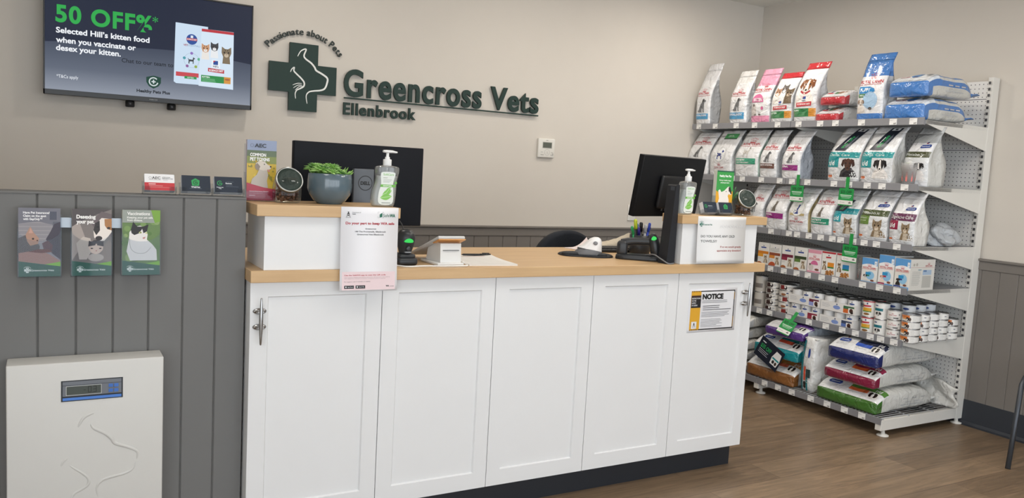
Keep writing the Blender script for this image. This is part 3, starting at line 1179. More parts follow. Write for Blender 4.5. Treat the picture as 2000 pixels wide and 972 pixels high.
g = G().rect(0, 0, CW, CH, '#1c2838')
g.poly([(.032, .020), (.054, .020), (.056, .038), (.043, .046), (.030, .038)], '#2f9a55')
gmark(g, .043, .031, .0065, '#173a2c')
g.text('WebVet', .043, .0125, .0058, '#e6ebee', 'c', .03, w=.028); g.rect(.024, .0095, .062, .0102, '#7d8a96')
card_holder(-.160, .11, 1.247, 'clear card holder between two others on top of the grey wall', 'navy business cards with a green house emblem on the half wall', g)
g = G().rect(0, 0, CW, CH, '#1c2838')
gmark(g, .017, .032, .0075)
g.text('Greencross', .017, .016, .0035, '#dfe6ea', 'c', .02, w=.022); g.text('Vets', .017, .0115, .0035, '#dfe6ea', 'c', .02)
g.rect(.036, .037, .062, .0376, '#7d8a96'); g.text('Business', .036, .030, .0042, '#e6ebee', bold=.03, w=.02); g.rect(.036, .0255, .058, .0262, '#7d8a96'); g.rect(.036, .020, .078, .0206, '#7d8a96')
card_holder(-.057, .11, 1.247, 'clear card holder nearest the counter on top of the grey wall', 'navy business cards with a round green emblem at the left', g)

# ================================================================== papers on the counter
WT, HT = 1.0085, 1.230          # worktop and raised-box top heights


def sheet(name, label, cat, x0, y, z0, w, h, g, curl=.0, paper='#eeeef2'):
    t = tag(None or bpy.data.objects.new(name, None), label, cat)
    COL.objects.link(t)
    t.empty_display_size = .05
    t.location = (x0 + w / 2, y, z0)
    m = MB()
    n = 12

    def fn(a, b, o):
        u = 1 - b / h
        return (-w / 2 + a, -curl * u * u - .0006 - o, b)
    V, F = [], []
    for i in range(n + 1):
        b = h * i / n
        for s_ in (0, .0006):
            p0, p1 = fn(0, b, -s_), fn(w, b, -s_)
            V += [p0, p1]
    for i in range(n):
        k = 4 * i
        F += [(k, k + 1, k + 5, k + 4), (k + 3, k + 2, k + 6, k + 7), (k + 2, k, k + 4, k + 6), (k + 1, k + 3, k + 7, k + 5)]
    F += [(0, 2, 3, 1), (4 * n, 4 * n + 1, 4 * n + 3, 4 * n + 2)]
    m.add(V, F, M(paper, .55, var=.01), True)
    g.apply(m, fn, off=.0003, step=.00004, maxlen=.04, mat=lambda hx: M(hx, .5, var=.02))
    m.build('paper', t)
    return t


def crest(g, x, y, w, c='#2b2b2d'):
    g.poly([(x, y), (x + .2 * w, y + .12 * w), (x + .28 * w, y + .62 * w), (x + .4 * w, y + .8 * w), (x + .36 * w, y + .98 * w), (x + .64 * w, y + .98 * w), (x + .6 * w, y + .8 * w), (x + .72 * w, y + .62 * w), (x + .8 * w, y + .12 * w), (x + w, y), (x + .72 * w, y + .04 * w), (x + .64 * w, y + .5 * w), (x + .36 * w, y + .5 * w), (x + .28 * w, y + .04 * w)], c)
    g.disc(x + .5 * w, y + .28 * w, .13 * w, c, n=12)
    g.rect(x, y - .16 * w, x + w, y - .11 * w, c)


PW, PH = .212, .297
g = G()
U = lambda u: u * PW
V_ = lambda v: (1 - v) * PH
crest(g, U(.08), V_(.118), .0185)
g.text('Department of', U(.19), V_(.071), .0034, '#4c4c50', bold=.01, w=U(.145)); g.text('Health', U(.19), V_(.089), .0034, '#2c2c30', bold=.03)
tl = '#7d8784'
for (ux, vx, dx, dy) in ((.635, .055, 1, 1), (.635, .123, 1, -1), (.735, .055, -1, 1), (.735, .123, -1, -1)):
    g.line([(U(ux), V_(vx) - dy * .006), (U(ux), V_(vx)), (U(ux) + dx * .006, V_(vx))], .0007, tl)
g.poly([(U(.665), V_(.083)), (U(.712), V_(.062)), (U(.712), V_(.112)), (U(.665), V_(.122))], '#17694f')
g.text('Safe', U(.725), V_(.112), .0105, '#17694f', bold=.0, w=U(.115)); g.text('WA', U(.842), V_(.112), .0105, '#17694f', bold=.05, w=U(.1))
g.text('Do your part to keep WA safe', U(.505), V_(.205), .0085, '#b23c48', 'c', .035, w=U(.85))
g.text('Greencross', U(.515), V_(.264), .0046, '#4a4a50', 'c', .025, w=U(.19))
g.text('180 The Promenade, Ellenbrook', U(.515), V_(.298), .0046, '#4a4a50', 'c', .025, w=U(.54))
g.text('Greencross Vets Ellenbrook', U(.515), V_(.332), .0046, '#4a4a50', 'c', .025, w=U(.47))
g.rect(U(.035), V_(.985), U(.965), V_(.768), '#e6d0d3')
g.text('Use the SafeWA app to scan this QR code', U(.075), V_(.815), .0042, '#b23c48', bold=.03, w=U(.72))
g.text('Your contact details will only be stored for 28 days and only used by', U(.075), V_(.838), .0026, '#8a6d73', w=U(.80))
g.text('WA Health for COVID-19 contact tracing purposes if required.', U(.075), V_(.853), .0026, '#8a6d73', w=U(.72))
g.text('For support, call 13 COVID (13 26843)', U(.075), V_(.891), .0031, '#6b5055', bold=.01, w=U(.45))
for u0, s_ in ((.075, 'App Store'), (.27, 'Google Play')):
    g.rect(U(u0), V_(.967), U(u0 + .168), V_(.930), '#17171a')
    g.disc(U(u0 + .03), V_(.948), .0026, '#e8e8ea', n=12); g.text(s_, U(u0 + .055), V_(.953), .0031, '#cfcfd4', bold=.02, w=U(.10))
g.text('WA', U(.80), V_(.95), .0048, '#1f1f22', bold=.06); g.text('.gov.au', U(.87), V_(.95), .003, '#1f1f22', bold=.02, w=U(.075))
sheet('check_in_poster', 'white check-in poster with red heading hanging down over the counter edge', 'poster', .295, -.0306, .9335, PW, PH, g, .012)

g = G()
TW, TH = .296, .213
mini_logo(g, .010, .166, .022, '#1f7060', 'Greencross Vets', tw=.052)
for i in range(7):
    g.line(smoothpath([(.135 + i * .022, .16), (.14 + i * .022, .172), (.148 + i * .022, .163), (.152 + i * .022, .176)], 4), .0022, '#d2d2d4')
g.text('DO YOU HAVE ANY OLD', .021, .118, .0105, '#3f4042', bold=.008, w=.208)
g.text('TOWELS??', .021, .096, .0105, '#3f4042', bold=.008, w=.098)
g.text('If so we would greatly', .272, .071, .0085, '#a34a44', 'r', .012, w=.130)
g.text('appreciate any donation!', .272, .054, .0085, '#a34a44', 'r', .012, w=.150)
g.disc(.040, .012, .0009, '#6b6b6b', n=8)
sheet('towel_notice', 'white sheet asking for old towels, hanging from the right raised box', 'notice', 1.939, -.0306, 1.0145, TW, TH, g, .008, '#e9e9e9')

g = G()
NW, NH = .298, .204
g.rect(.012, .010, .284, .194, '#131416'); g.rect(.012, .0152, .279, .189, '#e3e3e6'); g.rect(.072, .0152, .2785, .1885, '#e3e3e6')
YL = '#dba52f'
g.rect(.012, .010, .072, .194, YL)
for i in range(6):
    for z in (.0102, .1888):
        g.poly([(.013 + i * .0105, z), (.018 + i * .0105, z), (.022 + i * .0105, z + .005), (.017 + i * .0105, z + .005)], '#131416')
for z0_ in (.02, .150):
    for i in range(7 if z0_ < .1 else 5):
        g.poly([(.279, z0_ + i * .007), (.284, z0_ + .003 + i * .007), (.284, z0_ + .006 + i * .007), (.279, z0_ + .003 + i * .007)], YL)
g.rect(.013, .116, .0715, .173, '#1d1c1f'); g.rect(.013, .166, .0715, .173, '#3a1f1d')
for i, s_ in enumerate(('RESTRICTIONS', 'ON THE', 'SUPPLY', 'OF CODEINE')):
    g.text(s_, .016, .1565 - i * .0108, .0062, '#d9d9dc', bold=.035, w=(.052, .026, .027, .035)[i])
g.rect(.022, .018, .054, .051, '#e3e3e6'); crest(g, .029, .027, .019)
g.text('NOTICE', .080, .155, .0225, '#141416', bold=.055, w=.130)
g.lines(.079, .145, .245, 2, .0075, .0022, '#77777a', .1)
for i, w_ in enumerate((.105, .103, .178)):
    g.text('%d.' % (i + 1), .079, .121 - i * .009, .003, '#3b3b3e', bold=.02); g.rect(.085, .121 - i * .009, .085 + w_, .1238 - i * .009, '#515155')
g.lines(.079, .092, .268, 4, .0068, .002, '#808084', .25)
g.lines(.079, .058, .25, 6, .0068, .0018, '#88888c', .5)
sheet('door_notice', 'printed warning sheet with yellow and black border on the last cupboard door', 'notice', 1.956, .0068, .687, NW, NH, g, 0, '#e4e4e8')

# ================================================================== things on the left raised box
SK = '#6f6b62'
t = thing('leaflet_holder', 'clear leaflet stand at the left end of the raised box', 'leaflet holder', (.070, .205, HT))
m = MB()
p = clear('#f4f6f8', .12)
m.box(-.056, -.03, 0, .056, .045, .002, p); m.box(-.056, .006, .002, .056, .008, .20, p)
m.box(-.056, -.024, .002, -.0545, .008, .10, p); m.box(.0545, -.024, .002, .056, .008, .10, p); m.box(-.056, -.0255, .002, .056, -.024, .035, p)
m.build('clear_stand', t)
g = G()
LW, LH = .102, .212
g.rect(0, 0, LW, LH, '#c7a93c'); g.rect(0, .148, LW, LH, '#8d99b4'); g.rect(0, .150, LW, .176, '#5d6d52'); g.rect(0, .130, LW, .155, '#7f8a48')
rr = random.Random(5)
for i in range(40):
    g.disc(rr.uniform(.004, .098), rr.uniform(.06, .14), rr.uniform(.002, .006), rr.choice(['#d8bd3f', '#b3942f', '#8a8436', '#c9ae3d']), n=8)
g.poly([(.014, .054), (.018, .075), (.034, .09), (.042, .108), (.058, .115), (.07, .108), (.074, .09), (.07, .07), (.074, .045), (.014, .045)], '#b9b1a7')
g.poly([(.035, .112), (.03, .13), (.042, .14), (.062, .137), (.07, .128), (.083, .122), (.082, .112), (.068, .107), (.055, .106)], '#cfc6ba')
g.poly([(.035, .132), (.027, .122), (.03, .11), (.04, .105), (.046, .12)], '#8b7f73'); g.disc(.082, .1205, .003, '#2a2422'); g.disc(.06, .128, .002, '#2a2422')
g.poly([(.070, .111), (.078, .108), (.08, .101), (.073, .103)], '#c47f7c')
g.poly([(0, 0), (LW, 0), (LW, .04), (.06, .046), (.02, .056), (0, .062)], '#b03a50')
g.ring(.016, .193, .0055, .0007, '#3b3f46', 18); g.text('AEC', .025, .187, .0125, '#2e3238', bold=.03, w=.04)
g.text('COMMON', .010, .155, .0108, '#f1f1ee', bold=.045, w=.055); g.text('PET TOXINS', .010, .1395, .0108, '#f1f1ee', bold=.045, w=.068)
g.text('Animal Emergency Centre', .010, .030, .0037, '#ecd9dc', bold=.02, w=.066); g.text('Open 7 days, after hours', .010, .0235, .0028, '#ddb6bf', w=.045); g.rect(.01, .016, .03, .018, '#e6c6cd'); g.rect(.01, .006, .09, .0072, '#cf8f9d')
b = thing('leaflet_stack', 'tall pet toxins leaflet with a dog in a yellow field', 'leaflets', (.070, .205, HT))
m = MB(); m.box(-LW / 2, -.018, .0025, LW / 2, .004, .0025 + LH, M('#cfc8d2', .5), .0004)
g.apply(m, flat(-LW / 2, -.018, .0025), off=.0004, step=.00005, mat=lambda hx: M(hx, .4, var=.03)); m.build('leaflets', b)


def treat_jar(x, y, z, label, tlabel, rz=0.0):
    """squat glass jar lying back on its flat foot, metal lid facing forward and up"""
    t = thing('treat_jar', label, 'jar', (x, y, z), rz)
    gm = clear('#eef1f1', .16)
    m = MB()
    rg = []
    for zz, r in ((.0, .030), (.002, .042), (.010, .047), (.03, .0485), (.055, .0485), (.075, .046), (.09, .036), (.094, .02)):
        rg.append([((r * abs(math.cos(a)) ** .75 * (1 if math.cos(a) > 0 else -1)), r * .95 * abs(math.sin(a)) ** .75 * (1 if math.sin(a) > 0 else -1), zz) for a in [2 * PI * i / 32 for i in range(32)]])
    m.rings(rg, gm)
    T = Matrix.Translation((0, -.018, .076)) @ Matrix.Rotation(math.radians(62), 4, 'X')
    m.lathe([(.040, -.026), (.0445, -.004), (.0445, .006)], gm, 36, T, False, False)
    m.build('glass_body', t)
    m = MB()
    m.lathe([(.046, .002), (.0485, .003), (.0485, .014), (.0475, .0165), (.044, .0175), (.043, .0165)], M('#a9aba9', .28, 1.0), 40, T, False, False)
    m.build('lid_ring', t)
    m = MB()
    m.lathe([(.0435, .004), (.0435, .0163), (.030, .0172), (.0005, .0174)], M('#323d38', .45, 0.0, .5, 30, 0, .45, .25), 36, T, True, True)
    m.build('lid_disc', t)
    q = thing('dog_treats', tlabel, 'treats', (x, y, z + .003), rz)
    q['kind'] = 'stuff'
    m = MB()
    rr = random.Random(int(x * 1000))
    bm = bmesh.new()
    bmesh.ops.create_icosphere(bm, subdivisions=1, radius=1)
    base = [v.co.copy() for v in bm.verts]
    fc = [[v.index for v in f.verts] for f in bm.faces]
    bm.free()
    cols = [M(c, .7) for c in ('#5a3b2c', '#6d4633', '#4b3128', '#7a5440')]
    for i in range(190):
        a, r_ = rr.uniform(0, 2 * PI), .036 * math.sqrt(rr.random())
        c = Vector((r_ * math.cos(a), r_ * math.sin(a) * .95, rr.uniform(.006, .046)))
        sc = Vector((rr.uniform(.005, .0075), rr.uniform(.005, .0075), rr.uniform(.003, .005)))
        rot = Matrix.Rotation(rr.uniform(0, PI), 3, 'X') @ Matrix.Rotation(rr.uniform(0, PI), 3, 'Y')
        m.add([c + rot @ Vector((v.x * sc.x, v.y * sc.y, v.z * sc.z)) for v in base], fc, rr.choice(cols), True)
    o = m.build('treats', q)
    o['kind'] = 'stuff'


treat_jar(.146, .125, HT, 'glass treat jar with metal lid beside the tall pet toxins leaflet', 'brown dog treats inside the jar on the left raised box')

# potted succulent
t = thing('succulent_pot', 'grey-blue glazed bowl planted with small green succulents in front of the big monitor', 'potted plant', (.303, .135, HT))
m = MB()
GL = M('#566873', .16, 0, .06, 14, .6, .35)
m.lathe([(.001, 0), (.045, 0), (.047, .004), (.058, .012), (.074, .034), (.080, .055), (.0795, .085), (.0775, .108), (.0755, .110), (.0735, .108), (.074, .095), (.001, .092)], GL, 44)
m.build('glazed_bowl', t)
m = MB(); m.lathe([(.001, .100), (.05, .099), (.0735, .096), (.073, .093), (.001, .093)], M('#3d3128', .9, 0, .6, 90), 24); m.build('soil', t)
m = MB()
rr = random.Random(11)


def leaf(m, base, az, el, L, w, th, mat, curl=.3):
    d = Vector((math.cos(az) * math.cos(el), math.sin(az) * math.cos(el), math.sin(el)))
    s_ = Vector((-math.sin(az), math.cos(az), 0))
    up = d.cross(s_) * -1
    rg = []
    for i in range(6):
        u = i / 5
        c = Vector(base) + d * (L * u) + up * (curl * L * u * u)
        ww = w * (math.sin(PI * min(.999, .12 + .86 * u)) ** .7) / 2 if u < 1 else .0004
        tt = th * ww / w * 2 / 2
        rg.append([c + s_ * (ww * math.cos(a)) + up * (tt * math.sin(a)) for a in (0, 1.05, 2.1, PI, 4.2, 5.2)])
    m.rings(rg, mat)


GR = [M(c, .45, 0, 0, 40, .1, .12) for c in ('#6b9a44', '#86b55a', '#517d3a', '#9cc46e', '#76a54f')]
for cx, cy, cz, R_, n in ((-.040, -.028, .116, .042, 34), (.004, .010, .122, .044, 36), (-.012, -.050, .110, .032, 26), (-.050, .02, .122, .042, 30), (.024, -.045, .106, .030, 22), (.0, .045, .118, .040, 26)):
    for i in range(n):
        el = .12 + 1.25 * i / n
        leaf(m, (cx, cy, cz), i * 2.4, el, R_ * (1.12 - .5 * i / n), R_ * .42, R_ * .2, GR[(i + n) % 5], .25)
for i in range(26):
    leaf(m, (.045 + rr.uniform(-.02, .02), rr.uniform(-.04, .04), .100), rr.uniform(-1.2, 1.2), rr.uniform(.1, .8), rr.uniform(.028, .045), .016, .006, GR[rr.choice((1, 3, 4))], -.2)
for i in range(40):
    a = rr.uniform(0, 2 * PI)
    leaf(m, (-.03 + .035 * math.cos(a), .005 + .03 * math.sin(a), .108), rr.uniform(0, 6.28), rr.uniform(.5, 1.4), rr.uniform(.018, .035), .010, .005, GR[rr.choice((0, 1, 3))], .1)
m.build('foliage', t)


def sanitiser(x, y, z, label):
    t = thing('sanitiser_bottle', label, 'pump bottle', (x, y, z))
    st = ((0, -.040, .028), (.003, -.045, .034), (.012, -.048, .038), (.03, -.050, .041), (.06, -.046, .043), (.085, -.037, .043), (.105, -.034, .047), (.125, -.036, .051), (.138, -.036, .052), (.145, -.032, .048), (.149, -.016, .030), (.151, -.004, .020))
    P_ = smoothpath([(a, b, c) for a, b, c in st], 3)

    def rings_(k, dmax, zlo=-1, zhi=9):
        out = []
        for zz, l, r in P_:
            if zz < zlo or zz > zhi:
                continue
            c, hw = (l + r) / 2, (r - l) / 2 * k
            d = dmax * k * (min(1, hw / .04)) ** .8
            out.append([(c + hw * abs(math.cos(a)) ** .6 * (1 if math.cos(a) > 0 else -1), d * abs(math.sin(a)) ** .6 * (1 if math.sin(a) > 0 else -1), zz) for a in [2 * PI * i / 32 for i in range(32)]])
        return out
    m = MB(); m.rings(rings_(1, .024), clear('#f4f6f6', .3, .03, .10)); m.build('clear_bottle', t)
    m = MB(); m.rings(rings_(.93, .024, .004, .118), clear('#eaf0ee', .06, .1, .35)); m.build('clear_gel', t)
    g = G()
    gr = '#6db44a'
    g.poly(smoothpath([(-.027, .012), (.021, .012), (.026, .05), (.024, .085), (.032, .118), (.024, .126), (-.016, .126), (-.024, .115), (-.022, .08), (-.030, .05)], 4, True), '#dfe5e0')
    g.text('SoftCare', .006, .114, .0075, gr, 'c', .01, w=.04)
    g.text('INSTANT', -.014, .104, .0028, '#5a625e', bold=.02); g.lines(-.014, .098, .02, 3, .0045, .0012, '#98a29c', .3)
    g.rect(-.024, .072, .034, .081, gr); g.text('SANITISER', .003, .0742, .0045, '#eef5ea', 'c', .03, w=.034)
    for cx, cz, a, L in ((.002, .052, .45, .040), (-.002, .036, .15, .046), (.006, .06, .95, .03)):
        d = (math.cos(a), math.sin(a)); n_ = (-d[1], d[0])
        pts = [(cx + d[0] * L * (q - .5) + n_[0] * L * .24 * math.sin(PI * q), cz + d[1] * L * (q - .5) + n_[1] * L * .24 * math.sin(PI * q)) for q in [i / 10 for i in range(11)]]
        pts += [(cx + d[0] * L * (q - .5) - n_[0] * L * .24 * math.sin(PI * q), cz + d[1] * L * (q - .5) - n_[1] * L * .24 * math.sin(PI * q)) for q in [i / 10 for i in range(9, 0, -1)]]
        g.poly(pts, '#7fc057')
        g.line([(cx - d[0] * L * .5, cz - d[1] * L * .5), (cx + d[0] * L * .45, cz + d[1] * L * .45)], .0012, '#cfe6bd')
    g.disc(.034, .088, .005, gr); g.rect(-.018, .0135, .016, .016, '#7f8a84')
    m = MB(); g.apply(m, lambda a, b, o: (a, -.0243 - o, b), off=.0003, step=.00006); m.build('label', t)
    W_ = M('#e9eaea', .35)
    m = MB()
    m.lathe([(.014, .149), (.0155, .151), (.0155, .170), (.0145, .172), (.009, .173), (.0085, .180), (.0075, .181), (.0055, .182), (.0055, .196), (.001, .196)], W_, 24, Matrix.Translation((.008, 0, 0)))
    rg = []
    for x_, w_, h_ in ((-.014, .004, .003), (-.012, .009, .0045), (.0, .0105, .0055), (.016, .0105, .0055), (.024, .0085, .005), (.034, .0055, .0038), (.041, .004, .003)):
        rg.append([(.004 + x_, w_ * math.cos(a), .2005 + (.0 if x_ < .03 else -.0015) + h_ * math.sin(a)) for a in [2 * PI * i / 12 for i in range(12)]])
    m.rings(rg, W_)
    m.build('pump', t)
    m = MB(); m.tube([(.008, 0, .15), (.006, 0, .08), (.004, .002, .01)], .0022, clear('#eef0f0', .2)); m.build('dip_tube', t)
    return t


sanitiser(.478, .045, HT, 'clear pump bottle of sanitiser above the check-in poster')

# ================================================================== large monitor seen from behind
BLK = M('#15171b', .42, var=.04)
BLK2 = M('#1c1f24', .5, var=.04)
t = thing('monitor', 'big black monitor seen from behind, left of the counter, with an oval maker mark', 'monitor', (.495, .36, WT))
m = MB(); m.box(-.268, -.004, .125, .268, .03, .447, M('#10131a', .55, var=.03, spec=.2), .004, 3); m.build('back_shell', t)
m = MB(); m.box(-.262, .03, .131, .262, .0315, .441, M('#0b0c0e', .15)); m.build('screen', t)
m = MB()
m.box(-.042, -.045, .002, .042, -.024, .352, M('#60656c', .38, .2), .004, 3)
g = G(); g.ring(.006, .296, .028, .003, '#1a1c20', 34); g.text('DELL', .006, .2895, .0125, '#1a1c20', 'c', .06, w=.040)
g.apply(m, flat(0, -.045, 0), off=.0003)
m.build('stand_column', t)
m = MB(); m.box(-.04, -.026, .27, .04, -.003, .34, BLK2, .003); m.build('neck', t)
m = MB(); m.box(-.115, -.09, 0, .115, .10, .010, M('#3d4147', .4, .3), .004, 3); m.build('base', t)

# ================================================================== worktop, left part
GREEN_LED = M('#25d552', .3, 0, 0, 40, 0, 0, .3, .9)
DKG = M('#24272b', .38)


def scanner_head(m, tf):
    rg = []
    for z_, w_, d_, yo in ((-.005, .018, .014, 0), (.03, .020, .016, 0), (.055, .026, .022, -.002), (.08, .029, .026, -.004), (.10, .027, .025, -.004), (.113, .020, .018, -.002), (.118, .009, .008, 0)):
        rg.append([(w_ * math.cos(a), yo + d_ * math.sin(a), z_) for a in [2 * PI * i / 24 for i in range(24)]])
    m.rings(rg, DKG, tf=tf)


t = thing('barcode_scanner', 'black barcode scanner with a green light standing up behind the check-in poster', 'scanner', (.588, .093, WT))
m = MB(); m.box(-.040, -.042, 0, .040, .05, .030, DKG, .011, 4); m.box(-.034, -.034, .024, .034, .04, .044, DKG, .01, 4); m.build('cradle', t)
TS = Matrix.Translation((0, -.004, .018)) @ Matrix.Diagonal((1.22, 1.15, .99, 1))
m = MB(); scanner_head(m, TS); m.build('scanner_body', t)
m = MB()
m.prism(smoothpath([(-.017, .090), (-.010, .100), (.004, .103), (.016, .097), (.017, .089), (.004, .087)], 3, True), -.0395, -.026, GREEN_LED); m.build('scan_light', t)
m = MB(); m.lathe([(.001, 0), (.008, 0), (.009, -.002)], M('#3c4046', .3), 16, Matrix.Translation((.001, -.036, .064)) @ Matrix.Rotation(PI / 2, 4, 'X')); m.box(-.012, -.036, .048, .012, -.024, .053, M('#8a8e92', .4), .001); m.build('trigger', t)
m = MB(); m.tube(smoothpath([(0, .02, .128), (.002, .045, .150), (.0, .09, .16), (-.004, .15, .10), (-.01, .17, .004)], 5), .0022, M('#2a2c2f', .5)); m.build('cable', t)

t = thing('card_terminal', 'white card payment terminal with tilted display seen from its printer side', 'card terminal', (.760, .05, WT))
TWH = M('#dcdcda', .4)
m = MB()
pr = [(-.02, 0), (-.005, .014), (.0, .085), (.03, .088), (.115, .058), (.13, .012), (.14, 0)]
for x0_, x1_ in ((-.044, .044),):
    vs = [(x0_, a, b) for a, b in pr] + [(x1_, a, b) for a, b in pr]
    n = len(pr)
    m.add(vs, [tuple(range(n))[::-1], tuple(range(n, 2 * n))] + [(i, (i + 1) % n, (i + 1) % n + n, i + n) for i in range(n)], TWH)
m.box(-.034, -.0065, .058, .034, -.001, .060, M('#303234', .5))
m.box(-.062, -.022, 0, .050, .145, .012, TWH, .004, 3)
m.build('printer_body', t)
TP = Matrix.Translation((-.004, .02, .092)) @ Matrix.Rotation(math.radians(-19), 4, 'X')
m = MB(); m.box(-.055, -.035, 0, .060, .25, .014, M('#c9c9c8', .35), .006, 3, TP); m.build('display_shell', t)
m = MB(); m.box(-.055, -.037, -.004, .060, .02, .0, M('#d99a55', .4), .001, tf=TP); m.build('orange_trim', t)
m = MB(); m.box(-.048, .0, .0138, .052, .24, .0148, M('#22262b', .15), tf=TP); m.build('screen', t)

t = tag(bpy.data.objects.new('power_cable', None), 'thin white cable lying on the worktop beside the card terminal', 'cable'); COL.objects.link(t)
m = MB()
m.tube(smoothpath([(.817, .060, WT + .012), (.827, .055, WT + .006), (.822, .020, WT + .003), (.79, .012, WT + .003), (.745, .010, WT + .003), (.70, .012, WT + .003), (.66, .022, WT + .003), (.62, .020, WT + .003), (.585, .012, WT + .003), (.560, .018, WT + .003), (.535, .05, WT + .003)], 6), .003, M('#e8e8e6', .5)); m.build('cable', t)


def loose_paper(name, label, x, y, z, w, h, rz, n=1, curl=0.0, g=None, col='#e6e4e0'):
    t = thing(name, label, 'papers', (x, y, z), rz)
    m = MB()
    th = .0012 * n + .0006
    k = 10

    def top(a, b):
        u, v = a / w, b / h
        return curl * max(0, u + v - 1.35) ** 2 * 4
    V, F = [], []
    for j in range(k + 1):
        for i in range(k + 1):
            a, b = w * i / k, h * j / k
            V.append((a - w / 2, b - h / 2, th + top(a, b)))
    for j in range(k):
        for i in range(k):
            q = j * (k + 1) + i
            F.append((q, q + 1, q + k + 2, q + k + 1))
    m.add(V, F, M(col, .6), True)
    m.box(-w / 2, -h / 2, 0, w / 2, h / 2, th * .9, M(col, .6))
    if g:
        g.apply(m, lambda a, b, o: (a - w / 2, b - h / 2, th + top(a, b) + o), off=.0004, maxlen=.03)
    m.build('sheets', t)
    return t


g = G()
for i in range(9):
    g.rect(.02, .03 + .02 * i, .18, .0312 + .02 * i, '#c3c1bd')
for i in range(4):
    g.rect(.03 + .045 * i, .03, .031 + .045 * i, .19, '#cbc9c5')
g.rect(.012, .235, .17, .239, '#b9524e')
loose_paper('form_pad', 'stack of printed white forms lying beside the card terminal', .948, .170, WT, .21, .297, math.radians(-4), 5, .006, g)
t = thing('pen', 'black pen lying across the top of the white form stack', 'pen', (.99, .285, WT + .0125), math.radians(-8))
m = MB(); m.tube([(-.062, 0, 0), (-.054, 0, 0), (.02, 0, 0), (.066, 0, 0)], [.0012, .0042, .0048, .0046], BLK, 10); m.build('barrel', t)
m = MB(); m.tube([(.02, 0, 0), (.068, 0, 0)], .0054, M('#101113', .3), 10); m.box(.03, -.001, .004, .062, .001, .0085, M('#101113', .3)); m.build('cap', t)

# ================================================================== office chair behind the counter
t = thing('office_chair', 'black round-backed office chair behind the counter, only its top showing', 'chair', (1.88, .93, -.03), 0.0)
FB = M('#1b2029', .9, 0, .2, 300)
m = MB()
bk = smoothpath([(-.20, .62), (-.225, .78), (-.215, .92), (-.165, 1.03), (-.09, 1.088), (0, 1.105), (.09, 1.088), (.165, 1.03), (.215, .92), (.225, .78), (.20, .62), (.1, .585), (-.1, .585)], 4, True)
n = len(bk)
cxz = (0, .82)
rg = []
for d_, k_ in ((-.03, .80), (-.04, .93), (-.032, .985), (-.01, 1.0), (.02, .985), (.03, .93), (.02, .8)):
    rg.append([(cxz[0] + (a - cxz[0]) * k_, d_ + .25 * (a * a), cxz[1] + (b - cxz[1]) * k_) for a, b in bk])
m.rings(rg, FB); m.build('backrest', t)
m = MB(); m.box(-.24, .06, .44, .24, .52, .52, FB, .04, 4); m.build('seat', t)
m = MB(); m.tube([(0, .04, .70), (0, .07, .5), (0, .16, .42), (0, .28, .42)], .02, BLK); m.build('back_bracket', t)
m = MB(); m.tube([(0, .29, .44), (0, .29, .09)], .028, M('#2a2b2e', .4), 14); m.build('gas_column', t)
for k_ in range(5):
    a = 2 * PI * k_ / 5 + .3
    m = MB(); m.tube([(0, .29, .11), (.28 * math.cos(a), .29 + .28 * math.sin(a), .065)], [.024, .016], BLK); l = m.build('base_spoke', t)
    m = MB(); m.lathe([(.001, -.02), (.025, -.02), (.028, 0), (.025, .02), (.001, .02)], BLK, 16, Matrix.Translation((.285 * math.cos(a), .29 + .285 * math.sin(a), .028)) @ Matrix.Rotation(PI / 2, 4, 'Y') ); m.build('castor', l)

# ================================================================== worktop, right part
t = thing('mouse_mat', 'black curved mouse mat with a wrist rest on the worktop', 'mouse mat', (1.60, .335, WT), math.radians(-18))
m = MB()
ol = smoothpath([(-.115, .06), (-.06, .115), (.03, .12), (.105, .075), (.125, .0), (.10, -.075), (.04, -.105), (-.04, -.085), (-.115, -.065), (-.135, 0)], 5, True)
rg = [[(a * k_, b * k_, z_) for a, b in ol] for z_, k_ in ((0, 1), (.004, 1.0), (.007, .97), (.008, .9))]
m.rings(rg, M('#202226', .8)); m.build('mat', t)
m = MB()
ol2 = smoothpath([(-.12, -.05), (-.06, -.065), (.02, -.082), (.07, -.085), (.07, -.06), (.0, -.045), (-.08, -.028), (-.125, -.02)], 4, True)
cx_ = (sum(p[0] for p in ol2) / len(ol2), sum(p[1] for p in ol2) / len(ol2))
m.rings([[(cx_[0] + (a - cx_[0]) * k_, cx_[1] + (b - cx_[1]) * k_, z_) for a, b in ol2] for z_, k_ in ((.007, 1), (.014, .98), (.018, .85), (.020, .5))], M('#25282c', .6)); m.build('wrist_rest', t)
t = thing('vertical_mouse', 'white and grey upright computer mouse on the black mat', 'mouse', (1.580, .300, WT + .008), math.radians(-30))
t.scale = (1.3, 1.2, 1.15)
m = MB()
GM = M('#6e7176', .45); WMs = M('#e6e7e8', .3)
rg = []
for z_, hw, hd, ox in ((0, .052, .036, 0), (.006, .052, .037, 0), (.02, .044, .036, .006), (.04, .033, .034, .016), (.055, .026, .03, .022), (.066, .018, .024, .026), (.071, .008, .012, .028)):
    rg.append([(ox + hw * abs(math.cos(a)) ** .8 * (1 if math.cos(a) > 0 else -1), hd * math.sin(a), z_) for a in [2 * PI * i / 28 for i in range(28)]])
m.rings(rg, GM)
m.build('base_body', t)
m = MB()
rg = []
for z_, hw, hd, ox in ((.021, .0445, .0365, .0065), (.04, .0338, .0348, .0162), (.055, .0268, .0308, .0222), (.066, .0188, .0248, .0262), (.072, .0085, .0125, .028)):
    rg.append([(ox + hw * abs(math.cos(a)) ** .8 * (1 if math.cos(a) > 0 else -1), hd * math.sin(a), z_ + .018 * math.cos(a - .4) * -.5 * (1 if z_ < .03 else 0)) for a in [2 * PI * i / 28 for i in range(28)]])
m.rings(rg, WMs, cap0=False)
m.build('white_shell', t)
